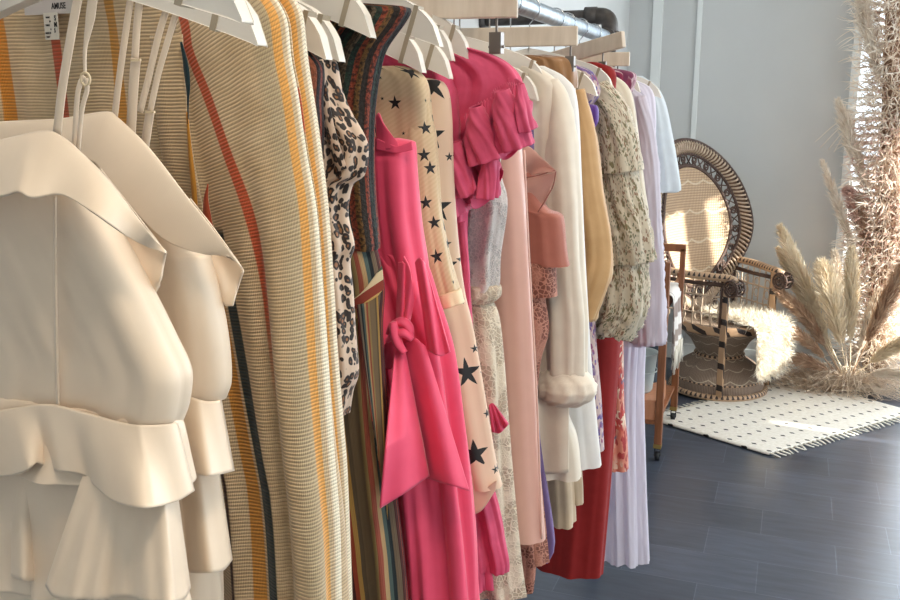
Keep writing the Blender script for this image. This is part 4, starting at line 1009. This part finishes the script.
# back: a dished fan in a banded oval rim
BZ, BR, BH, LEAN = .93, .405, .50, math.radians(9)
def bk_(x, z, d=0.0):  # x across, z height about the centre; leans backwards and curls forwards at the sides
    y = -.27-(z)*math.sin(LEAN)+.22*(x/BR)**2*.55+d
    return np.array([x, y, BZ+z])
def oval(t, k=1.0):  # wide round head narrowing to the seat
    x = math.cos(t)*BR*k; z = math.sin(t)*BH*k
    if z < 0: x *= 1-.42*(abs(z)/BH)**1.6
    return x, z
nr, nt = 14, 72; G = np.zeros((nr, nt, 3)); UVs = np.zeros((nr, nt, 2))
for i in range(nr):
    for j in range(nt):
        t = 2*PI*j/nt; x, z = oval(t, .70*(i/(nr-1))+.001); G[i, j] = bk_(x, z, .0); UVs[i, j] = (x, z+.5)
b = MB(); b.grid(G, UVs, wrap=True); cpart(b, 'woven_back_panel', M_cane, solid=.010)
def ring(k, rad, n=90, d=0.0):
    return [bk_(*oval(t, k), d) for t in np.linspace(0, 2*PI, n, endpoint=False)], rad
for k, rad, nm, m in ((.705, .012, 'inner_back_ring', M_cdk), (.84, .009, 'middle_back_ring', M_cdk), (1.0, .012, 'outer_back_ring', M_cdk)):
    p, r_ = ring(k, rad); b = MB(); b.sweep(p, r_, 8, closed=True); cpart(b, nm, m)
b = MB()   # openwork between the rings: crossing curls
for j in range(44):
    t = 2*PI*j/44; t2 = t+2*PI/44
    b.sweep([bk_(*oval(t, .71)), bk_(*oval((t+t2)/2, .77), .006), bk_(*oval(t2, .84))], .0042, 6)
    b.sweep([bk_(*oval(t2, .71)), bk_(*oval((t+t2)/2, .77), -.006), bk_(*oval(t, .84))], .0042, 6)
    if j % 2 == 0: b.sweep([bk_(*oval(t+.07+.045*math.cos(a), .775+.035*math.sin(a))) for a in np.linspace(0, 2*PI, 12, endpoint=False)], .006, 6, closed=True)
cpart(b, 'openwork', M_cdk)
b = MB()   # wrapped coil rim
for j in range(120):
    t = 2*PI*j/120
    b.sweep([bk_(*oval(t, .845), .0), bk_(*oval(t+.03, .90), .020), bk_(*oval(t+.05, .96), .020), bk_(*oval(t+.06, 1.0), .0)], .0062, 6)
cpart(b, 'coiled_rim', M_clt)
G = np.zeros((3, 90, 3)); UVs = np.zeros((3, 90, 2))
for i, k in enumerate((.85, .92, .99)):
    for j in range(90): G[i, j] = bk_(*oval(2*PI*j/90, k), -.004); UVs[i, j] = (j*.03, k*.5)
b = MB(); b.grid(G, UVs, wrap=True); cpart(b, 'rim_backing', plain('brown rattan', (120, 90, 68), .7), solid=.004)  # thin sheet of darker brown behind the coils
b = MB(); b.sweep([(-.20, -.235, .05), (-.22, -.24, .42), (-.26, -.25, .75)], .013, 8); cpart(b, 'rear_leg', M_cdk)
b = MB(); b.sweep([(.20, -.235, .05), (.22, -.24, .42), (.26, -.25, .75)], .013, 8); cpart(b, 'rear_leg', M_cdk)

# ------------------------------------------------------------------ strands
def strands(mb, roots, dirs, L, w, curl=.3, drop=.0, seg=3):
    """thin tapered blades"""
    r = rng
    for p, d, l in zip(roots, dirs, L):
        d = d/np.linalg.norm(d); side = np.cross(d, r.normal(size=3)); side /= np.linalg.norm(side)+1e-9
        bend = np.cross(d, side)*curl*r.uniform(-1, 1)+np.array([0, 0, -drop])
        V = []; 
        for i in range(seg):
            t = i/seg; c = p+d*l*t+bend*l*t*t; V += [c-side*w*(1-.6*t), c+side*w*(1-.6*t)]
        V.append(p+d*l+bend*l)
        F = [(2*i, 2*i+1, 2*i+3, 2*i+2) for i in range(seg-1)]+[(2*seg-2, 2*seg-1, 2*seg)]
        mb.add(V, F)
def hairmat(name, c1, c2, trans=.35, scale=9):
    m = Mat(name); m.setp(Roughness=.8); m.color(m.ramp(m.noise(scale, 3), [(.3, c2), (.7, c1)])); m.translucent(trans, m.b.inputs['Base Color'].links[0].from_socket); return m.m

# sheepskin lying over the seat and down the front
M_wool = hairmat('white sheepskin wool', (246, 240, 228), (222, 212, 196), .3, 20); M_hide = plain('sheepskin hide', (236, 228, 214), .8)
sk = empty('sheepskin', tuple(CH0+np.array([0, 0, .44])), chair.rotation_euler[2], 'fluffy white sheepskin draped over the seat and front edge of the wicker chair', 'sheepskin')
nu, nv = 40, 46; G = np.zeros((nv, nu, 3)); 
def skp(a, c):  # a across -1..1, c from the back (0) over the seat and down the front (1)
    L = c*.68
    if L < .36: y = -.10+L; z = .008+.012*sn(a*5+c*9)**2
    else:
        q = (L-.36)/.05
        if q < PI/2: y = .26+.05*sn(q); z = .008-.05*(1-math.cos(q))
        else: y = .31+.02*sn(3*a); z = -.042-(L-.36-.0785)
    wdt = .125+.04*math.sin(PI*min(1, c*1.1))+.012*sn(9*c)
    return np.array([a*wdt-.055, y+.012*sn(6*a+2), z])
for i in range(nv):
    for j in range(nu): G[i, j] = skp(-1+2*j/(nu-1), i/(nv-1))
b = MB(); b.grid(G); b.build('hide', M_hide, sk, solid=.004)
b = MB(); R_, D_, L_ = [], [], []
for _ in range(9000):
    a, c = rng.uniform(-1, 1), rng.uniform(0, 1); p = skp(a, c); e = 1e-3
    nrm = np.cross(skp(a+e, c)-p, skp(a, c+e)-p); nrm /= np.linalg.norm(nrm)
    if c < .5 and nrm[2] < 0: nrm = -nrm
    if c >= .5 and nrm[1] < 0: nrm = -nrm
    out = np.array([a*.5, 0, 0]); cl = np.array([sn(a*23+c*9), math.cos(c*31), sn(a*17)])*.35
    R_.append(p+nrm*.002); D_.append(nrm*.8+out+cl+rng.normal(size=3)*.3+np.array([0, .1, -.35])); L_.append(rng.uniform(.03, .06))
strands(b, R_, D_, L_, .0016, .5); b.build('wool', M_wool, sk)

# ------------------------------------------------------------------ wooden cart with bucket and throw
M_teak = wood('warm stained wood', (150, 94, 58), (118, 70, 42), 16); M_brass = plain('brass cap', (196, 164, 96), .35, .9); M_blk = plain('black rubber caster', (22, 22, 24), .5)
P1 = PZ(657, 460); P2 = PZ(675, 421)
cx, cy0, cy1 = P1[0], P1[1], P2[1]; W = .36
cart = empty('wooden_trolley', (cx-W/2, (cy0+cy1)/2, 0), 0, 'warm brown wooden trolley on black casters between the rail end and the wicker chair', 'trolley')
ztop = PY(665, 262, cy0)[2]; zt2 = PY(680, 272, cy1)[2]
def leg(x, y, zt, lean):
    b = MB(); b.beam((x, y, .075), (x+lean, y, zt), .034, .034, up=(0, 1, 0)); o = part(b, 'leg', M_teak, cart, smooth=False, bevel=.004)
    b = MB(); b.beam((x-.001, y, .062), (x, y, .082), .036, .036, up=(0, 1, 0)); part(b, 'brass_cap', M_brass, o, cart, smooth=False)
    b = MB(); b.sweep([(x-.010, y, .022), (x+.010, y, .022)], .021, 16); b.box((x-.014, y-.010, .022), (x-.011, y+.010, .064)).box((x+.011, y-.010, .022), (x+.014, y+.010, .064)).box((x-.014, y-.010, .056), (x+.014, y+.010, .066)); part(b, 'caster', M_blk, o, cart)
leg(cx, cy0, ztop, .0); leg(cx-W, cy0, ztop, .0); leg(cx, cy1, zt2, .0); leg(cx-W, cy1, zt2, .0)
b = MB(); zr = ztop-.02; b.beam((cx-W, cy0, zr), (cx, cy0, zr), .03, .04); part(b, 'top_rail', M_teak, cart, smooth=False, bevel=.003)
b = MB(); b.beam((cx, cy0, zt2-.05), (cx, cy1, zt2-.05), .03, .05); part(b, 'side_rail', M_teak, cart, smooth=False, bevel=.003)
b = MB(); b.beam((cx-W, cy0, zt2-.05), (cx-W, cy1, zt2-.05), .03, .05); part(b, 'side_rail', M_teak, cart, smooth=False, bevel=.003)
h0, h1 = PY(663, 247, cy0+.30), PY(686, 247, cy0+.30); zb_ = zt2-.03
b = MB(); b.beam((h0[0]-.10, cy0+.30, h0[2]), (h1[0], cy0+.30, h0[2]), .03, .034); b.beam((h1[0]-.012, cy0+.30, zb_), (h1[0]-.012, cy0+.30, h0[2]), .024, .03, up=(0, 1, 0)); b.beam((h0[0]-.09, cy0+.30, zb_), (h0[0]-.09, cy0+.30, h0[2]), .024, .03, up=(0, 1, 0)); b.beam((cx-.03, cy0+.30, zb_), (h1[0], cy0+.30, zb_), .024, .024); part(b, 'handle_frame', M_teak, cart, smooth=False, bevel=.003)
zs = PY(650, 421, cy0)[2]; zd = PY(650, 400, cy0)[2]
b = MB(); b.box((cx-W, cy0-.012, zs-.012), (cx, cy1, zs+.008)); part(b, 'shelf', M_teak, cart, smooth=False, bevel=.002)
b = MB(); b.box((cx-W+.02, cy0-.006, zs+.008), (cx-.018, cy0+.35, zd)); o = part(b, 'drawer', wood('pale drawer front', (206, 144, 108), (188, 124, 88)), cart, smooth=False, bevel=.003)
# bucket
q = PY(652, 393, cy0+.12); bz = zd+.001
bt = PY(652, 353, cy0+.12)[2]
M_zinc = plain('pale enamel', (186, 196, 196), .4, .2, noise=6)
bk0 = empty('enamel_bucket', (cx-.13, cy0+.13, bz), 0, 'pale grey enamel bucket on the trolley beside its front leg', 'bucket')
b = MB(); b.lathe([(.0, .0), (.068, .001), (.075, .012), (.092, bt-bz-.006), (.097, bt-bz), (.092, bt-bz+.002), (.086, bt-bz-.01), (.070, .014), (.0, .008)], n=40, cap=False); b.build('vessel', M_zinc, bk0)
b = MB(); b.sweep([(.094*math.cos(t), .094*math.sin(t), (bt-bz)*.55) for t in np.linspace(0, 2*PI, 40, endpoint=False)], .003, 8, closed=True); b.build('rib', M_zinc, bk0)
b = MB(); gz = bt-bz
jar = empty('dark_pot', (cx-.13, cy0+.13+.22, zd*.0+zs+.009), 0, 'dark slate pot standing behind the enamel bucket on the trolley', 'pot')
hz = PY(655, 338, cy0+.35)[2]-(zs+.009)
b = MB(); b.lathe([(.0, 0), (.075, 0), (.09, .02), (.10, hz*.6), (.085, hz*.9), (.07, hz), (.06, hz-.005), (.06, .03), (0, .03)], n=36, cap=False); b.build('vessel', plain('dark slate glaze', (66, 80, 92), .35), jar)
# throw
M_throw = Mat('woven throw'); M_throw.setp(Roughness=.9)
V_ = M_throw.V(); U_ = M_throw.U()
c = M_throw.mix(M_throw.band(V_, PY(680, 305, 4.3)[2], .035, .004), lin((226, 220, 214)), lin((150, 132, 124)))
c = M_throw.mix(M_throw.band(V_, PY(680, 330, 4.3)[2], .028, .004), c, lin((156, 140, 130)))
c = M_throw.mix(M_throw.band(V_, PY(680, 349, 4.3)[2], .010, .003), c, lin((84, 62, 62)))
c = M_throw.mix(M_throw.math('MULTIPLY', M_throw.band(U_, .05, .012, .003), .5), c, lin((120, 104, 98)))
M_throw.color(c); M_throw.bump(M_throw.noise(120, 3, M_throw.UVv()), .5, .002); M_throw = M_throw.m
ty = cy0+.14
th_ = empty('plaid_throw', (cx+.05, ty, PY(680, 345, ty)[2]), 0, 'white and taupe plaid fringed throw hanging over the side of the wooden trolley', 'throw')
top = PY(676, 266, ty); G = np.zeros((50, 40, 3)); UVs = np.zeros((50, 40, 2)); zlo = PY(678, 352, ty)[2]; zh = zt2-.025+.012
for i in range(50):
    for j in range(40):
        a = j/39; L = i/49*(.09+zh-zlo)
        yy_ = ty-.10+.30*a+.006*sn(a*20+i*.1)
        if L < .05: x = cx-.045+L; z = zh
        elif L < .09: q = (L-.05)/.04*PI/2; x = cx+.005+.026*sn(q); z = zh-.026*(1-math.cos(q))
        else: x = cx+.031+.010*sn(a*16+1)*min(1, (L-.09)*6)+.012*(L-.09)/.4; z = zh-.026-(L-.09)
        G[i, j] = (x, yy_, z); UVs[i, j] = (a*.3, z)
b = MB(); b.grid(G, UVs); part(b, 'cloth', M_throw, th_, solid=.003)
b = MB()
for j in range(34):
    a = j/33; y_ = ty-.10+.30*a; x_ = cx+.045+.010*sn(a*16+1); b.sweep([(x_, y_, zlo+.03), (x_+rng.uniform(-.004, .006), y_+rng.uniform(-.006, .006), zlo-.03), (x_+rng.uniform(-.006, .008), y_+rng.uniform(-.01, .01), zlo-.085)], [.004, .0035, .002], 6)
part(b, 'fringe', M_fr1, th_)

# ------------------------------------------------------------------ dried grasses
M_plc = hairmat('cream pampas', (252, 240, 218), (238, 220, 190), .22, 12); M_plt = hairmat('tan pampas', (220, 194, 168), (186, 152, 126), .4, 12); M_plw = hairmat('white pampas', (252, 246, 236), (236, 222, 206), .45, 12)
M_plp = hairmat('rose dried flowers', (236, 208, 198), (206, 166, 152), .35, 30); M_stem = plain('dry straw stem', (176, 144, 96), .7); M_curl = plain('bleached curly moss', (222, 204, 184), .8, noise=14, nscale=40)
M_leaf = hairmat('dried palm leaf', (234, 218, 198), (190, 160, 136), .35, 15)
def plume(par, root, base, tip, rad, mat, n=900, side=(0, 0, 0)):
    """feathery head on a stem from base to tip"""
    base = np.array(base); tip = np.array(tip); mid = (base+tip)/2+np.array(side)
    C = cr([base, mid, tip], 60); m = int(60*.30)
    b = MB(); b.sweep(C[:52], np.linspace(.004, .002, 52), 6); o = part(b, 'plume', mat, par, root) if False else None
    R_, D_, L_ = [], [], []
    for _ in range(n):
        t = rng.uniform(0, 1)**.85; i = min(58, int(m+(59-m)*t)); T = C[i+1]-C[i]; T /= np.linalg.norm(T)
        env = math.sin(PI*min(1, .10+t*.86))**.7
        a = rng.normal(size=3); a -= T*np.dot(a, T); a /= np.linalg.norm(a)
        k = rng.uniform(.0, .9)*rad*env
        R_.append(C[i]+a*k*.5); D_.append(T*1.0+a*rng.uniform(.15, .6)); L_.append(rad*env*rng.uniform(.8, 1.9)+.015)
    strands(b, R_, D_, L_, .0026, .22, .10); return part(b, 'plume', mat, par, root)
B0 = PZ(848, 392); ar = empty('pampas_arrangement', tuple(B0), 0, 'low fan of cream and tan pampas plumes on the floor beside the wicker chair', 'dried flowers')
def q3(x, y, Y): return PY(x, y, Y)
Y0 = B0[1]
pl = [((845, 378), (780, 226), .050, M_plc, -.02, (-.03, 0, .06)), ((842, 375), (778, 248), .034, M_plc, .05, (.0, 0, .0)), ((848, 378), (822, 262), .070, M_plc, -.12, (0, 0, .02)), ((850, 376), (852, 248), .045, M_plc, -.02, (0, 0, 0)),
      ((840, 372), (776, 288), .040, M_plt, -.12, (0, 0, .05)), ((838, 374), (782, 324), .034, M_plt, -.15, (0, 0, .03)), ((852, 374), (905, 262), .050, M_plt, -.10, (0, 0, 0)), ((856, 374), (912, 338), .040, M_plc, -.12, (0, 0, .02)),
      ((848, 372), (834, 250), .036, M_plw, .12, (0, 0, 0)), ((846, 374), (800, 300), .040, M_plc, .10, (0, 0, .0)), ((852, 374), (880, 290), .036, M_plw, .05, (0, 0, 0)), ((842, 380), (790, 356), .035, M_plt, -.10, (0, 0, .02)), ((854, 378), (915, 374), .030, M_plw, -.12, (0, 0, .02))]
for (bx, by), (tx, ty_), rad, mt, dy, sd in pl:
    plume(ar, ar, q3(bx, by, Y0-.02), q3(tx, ty_, Y0+dy-.06), rad*1.15, mt, 2400, sd)
b = MB()   # wispy tangle at the foot
for _ in range(260):
    a = rng.uniform(0, 2*PI); r_ = rng.uniform(.10, .38); h = rng.uniform(.02, .16)
    p = B0+np.array([rng.normal()*.03, rng.normal()*.02, .02]); e_ = B0+np.array([r_*math.cos(a), -abs(r_*.6*sn(a))*1.0+.05*rng.uniform(), max(.006, h*rng.uniform(.1, 1))])
    mid = (p+e_)/2+np.array([0, 0, h*.6]); e2 = e_+np.array([rng.normal()*.05, rng.normal()*.03, rng.uniform(-.01, .03)]); e2[2] = max(e2[2], .005)
    b.sweep(cr([p, mid, e_, e2], 9), np.linspace(.0028, .001, 9), 4)
part(b, 'curly_grass', M_curl, ar)
b = MB(); R_, D_, L_ = [], [], []
for _ in range(2600):
    a = rng.uniform(0, 2*PI); r_ = abs(rng.normal())*.13; R_.append(B0+np.array([-.14+r_*1.5*math.cos(a), -.02+r_*.5*sn(a)-.02, rng.uniform(.01, .10)])); D_.append(np.array([math.cos(a), .4*sn(a)-.2, rng.uniform(.0, .9)])); L_.append(rng.uniform(.03, .10))
for r_ in R_: r_[1] = min(r_[1], YB-.05)
strands(b, R_, D_, L_, .0016, .6); part(b, 'foot_blooms', hairmat('beige dried blooms', (230, 212, 190), (196, 168, 142), .3, 14), ar)

# tall column of dried flowers in front of the window
CY = 5.66
b0 = PY(880, 372, CY); colr = empty('dried_flower_column', (b0[0], CY, 0), 0, 'tall shaggy column of dried palm, moss and rose blooms before the bright window', 'dried flowers')
axis = [PY(x, y, CY) for x, y in ((874, 378), (876, 320), (884, 240), (890, 160), (893, 80), (896, 0), (898, -60))]
AX = cr(axis, 60)
b = MB(); b.sweep(AX, np.linspace(.06, .05, 60), 12); part(b, 'trunk', plain('bark core', (150, 120, 98), .9, noise=20, nscale=30, bump=.6, bscale=60), colr)
def scatter(nm, mat, n, r0, r1, l0, l1, w, up, zr=(0, 1), curl=.5, drop=.2):
    b = MB(); R_, D_, L_ = [], [], []
    for _ in range(n):
        t = rng.uniform(*zr); p = AX[int(t*59)]; a = rng.uniform(0, 2*PI); r_ = rng.uniform(r0, r1)
        o = np.array([math.cos(a), sn(a)*.7, 0]); R_.append(p+o*r_); D_.append(o*rng.uniform(.3, 1)+np.array([0, 0, up*rng.uniform(-.3, 1)])+rng.normal(size=3)*.25); L_.append(rng.uniform(l0, l1))
    strands(b, R_, D_, L_, w, curl, drop); return part(b, nm, mat, colr)
scatter('shaggy_fibre', M_leaf, 5000, .04, .15, .03, .10, .0036, .8)
scatter('pale_fibre', M_plw, 9000, .05, .22, .03, .10, .0034, .3)
scatter('rose_blooms', M_plp, 4200, .08, .22, .015, .05, .0035, .2, (.18, .62))
scatter('rose_blooms', M_plp, 1200, .06, .12, .015, .05, .003, .2, (.62, 1))
b = MB()
for _ in range(170):
    t = rng.uniform(0.05, 1); p = AX[int(t*59)]+np.array([rng.normal()*.05, -.07-.03*rng.uniform(), 0]); pts = [p]
    for k in range(5): pts.append(pts[-1]+np.array([rng.normal()*.028, rng.normal()*.012, -.035+rng.normal()*.02]))
    b.sweep(cr(pts, 14), np.linspace(.0032, .0014, 14), 5)
part(b, 'curly_moss', M_curl, colr)
for (x0, y0), (x1, y1), rad, mt in (((880, 230), (838, 100), .045, M_plw), ((872, 300), (822, 160), .03, M_plw), ((890, 120), (858, -10), .05, M_plw), ((880, 190), (930, 60), .05, M_plt), ((880, 330), (925, 180), .05, M_plt), ((884, 210), (846, 190), .03, M_plp), ((882, 270), (850, 200), .035, M_plp), ((876, 300), (858, 195), .04, M_plt)):
    plume(colr, colr, PY(x0, y0, CY-.02), PY(x1, y1, CY-.06), rad*1.2, mt, 1200)
b = MB()   # single wispy white feathers reaching over the wall
for (x0, y0), (x1, y1) in (((868, 62), (838, 62)), ((866, 104), (836, 102)), ((862, 112), (815, 142)), ((862, 116), (820, 148)), ((862, 120), (828, 150)), ((860, 118), (834, 152))):
    b.sweep(cr([PY(x0, y0, CY-.05), PY((x0+x1)/2, (y0+y1)/2-5, CY-.06), PY(x1, y1, CY-.07)], 12), np.linspace(.003, .0015, 12), 5)
part(b, 'feather_wisp', M_plw, colr)

# ------------------------------------------------------------------ light
w = bpy.data.worlds.new('sky'); SC.world = w; w.use_nodes = True
w.node_tree.nodes['Background'].inputs[0].default_value = (.80, .90, 1.0, 1); w.node_tree.nodes['Background'].inputs[1].default_value = 3.0
sd = bpy.data.lights.new('sun', 'SUN'); sd.energy = 15; sd.angle = math.radians(.6); sd.color = (1, .93, .82)
so = bpy.data.objects.new('sun', sd); COL.objects.link(so)
SUN = Vector((-math.cos(math.radians(22)), .12, -math.sin(math.radians(22)))); so.rotation_euler = SUN.to_track_quat('-Z', 'Y').to_euler(); so.location = (6, 3, 5)
def area(name, loc, rot, sx, sy, e, c):
    d = bpy.data.lights.new(name, 'AREA'); d.shape = 'RECTANGLE'; d.size = sx; d.size_y = sy; d.energy = e; d.color = c
    o = bpy.data.objects.new(name, d); COL.objects.link(o); o.location = loc; o.rotation_euler = rot; return o
# area lamps added inside the right wall and back windows as sky fill
area('daylight_fill', (XR-.05, .35, 1.62), (0, PI/2, 0), 2.1, 3.0, 38, (.82, .91, 1.0))
area('daylight_fill', (XR-.05, 3.3, 1.62), (0, PI/2, 0), 2.1, 1.6, 32, (.78, .89, 1.0))
area('daylight_fill', (2.2, YB-.08, 1.55), (-PI/2, 0, 0), 2.2, 2.6, 60, (.84, .93, 1.0))
area('daylight_fill', (XR-.05, 4.98, 2.1), (0, PI/2+.25, 0), 1.5, .9, 40, (.86, .93, 1.0))  # added to brighten the pampas
# unseen ceiling lamps added as warm fill over the aisle
for k, (x, y, e) in enumerate(((1.0, .1, 20), (1.0, 1.9, 9), (1.4, 4.0, 4))):
    r = empty('fill_lamp', (x, y, ZC-.05), 0, 'added round recessed fill lamp out of view above the aisle', 'ceiling lamp', 'added recessed fill lamps')
    b = MB(); b.lathe([(.13, .05), (.14, 0), (.10, 0), (.10, .012)], n=36, cap=False); b.build('housing', M_trim, r)
    b = MB(); b.lathe([(.0, .012), (.10, .012)], n=36, cap=False); b.build('diffuser', M_lamp, r)
    d = bpy.data.lights.new('lamp', 'AREA'); d.shape = 'DISK'; d.size = .5; d.energy = e; d.color = (1, .84, .66)
    o = bpy.data.objects.new('fill_light', d); COL.objects.link(o); o.location = (x, y, ZC-.07)
vs = SC.view_settings; vs.view_transform = 'Standard'; vs.look = 'None'; vs.gamma = 1; vs.exposure = 0.15; vs.use_curve_mapping = False
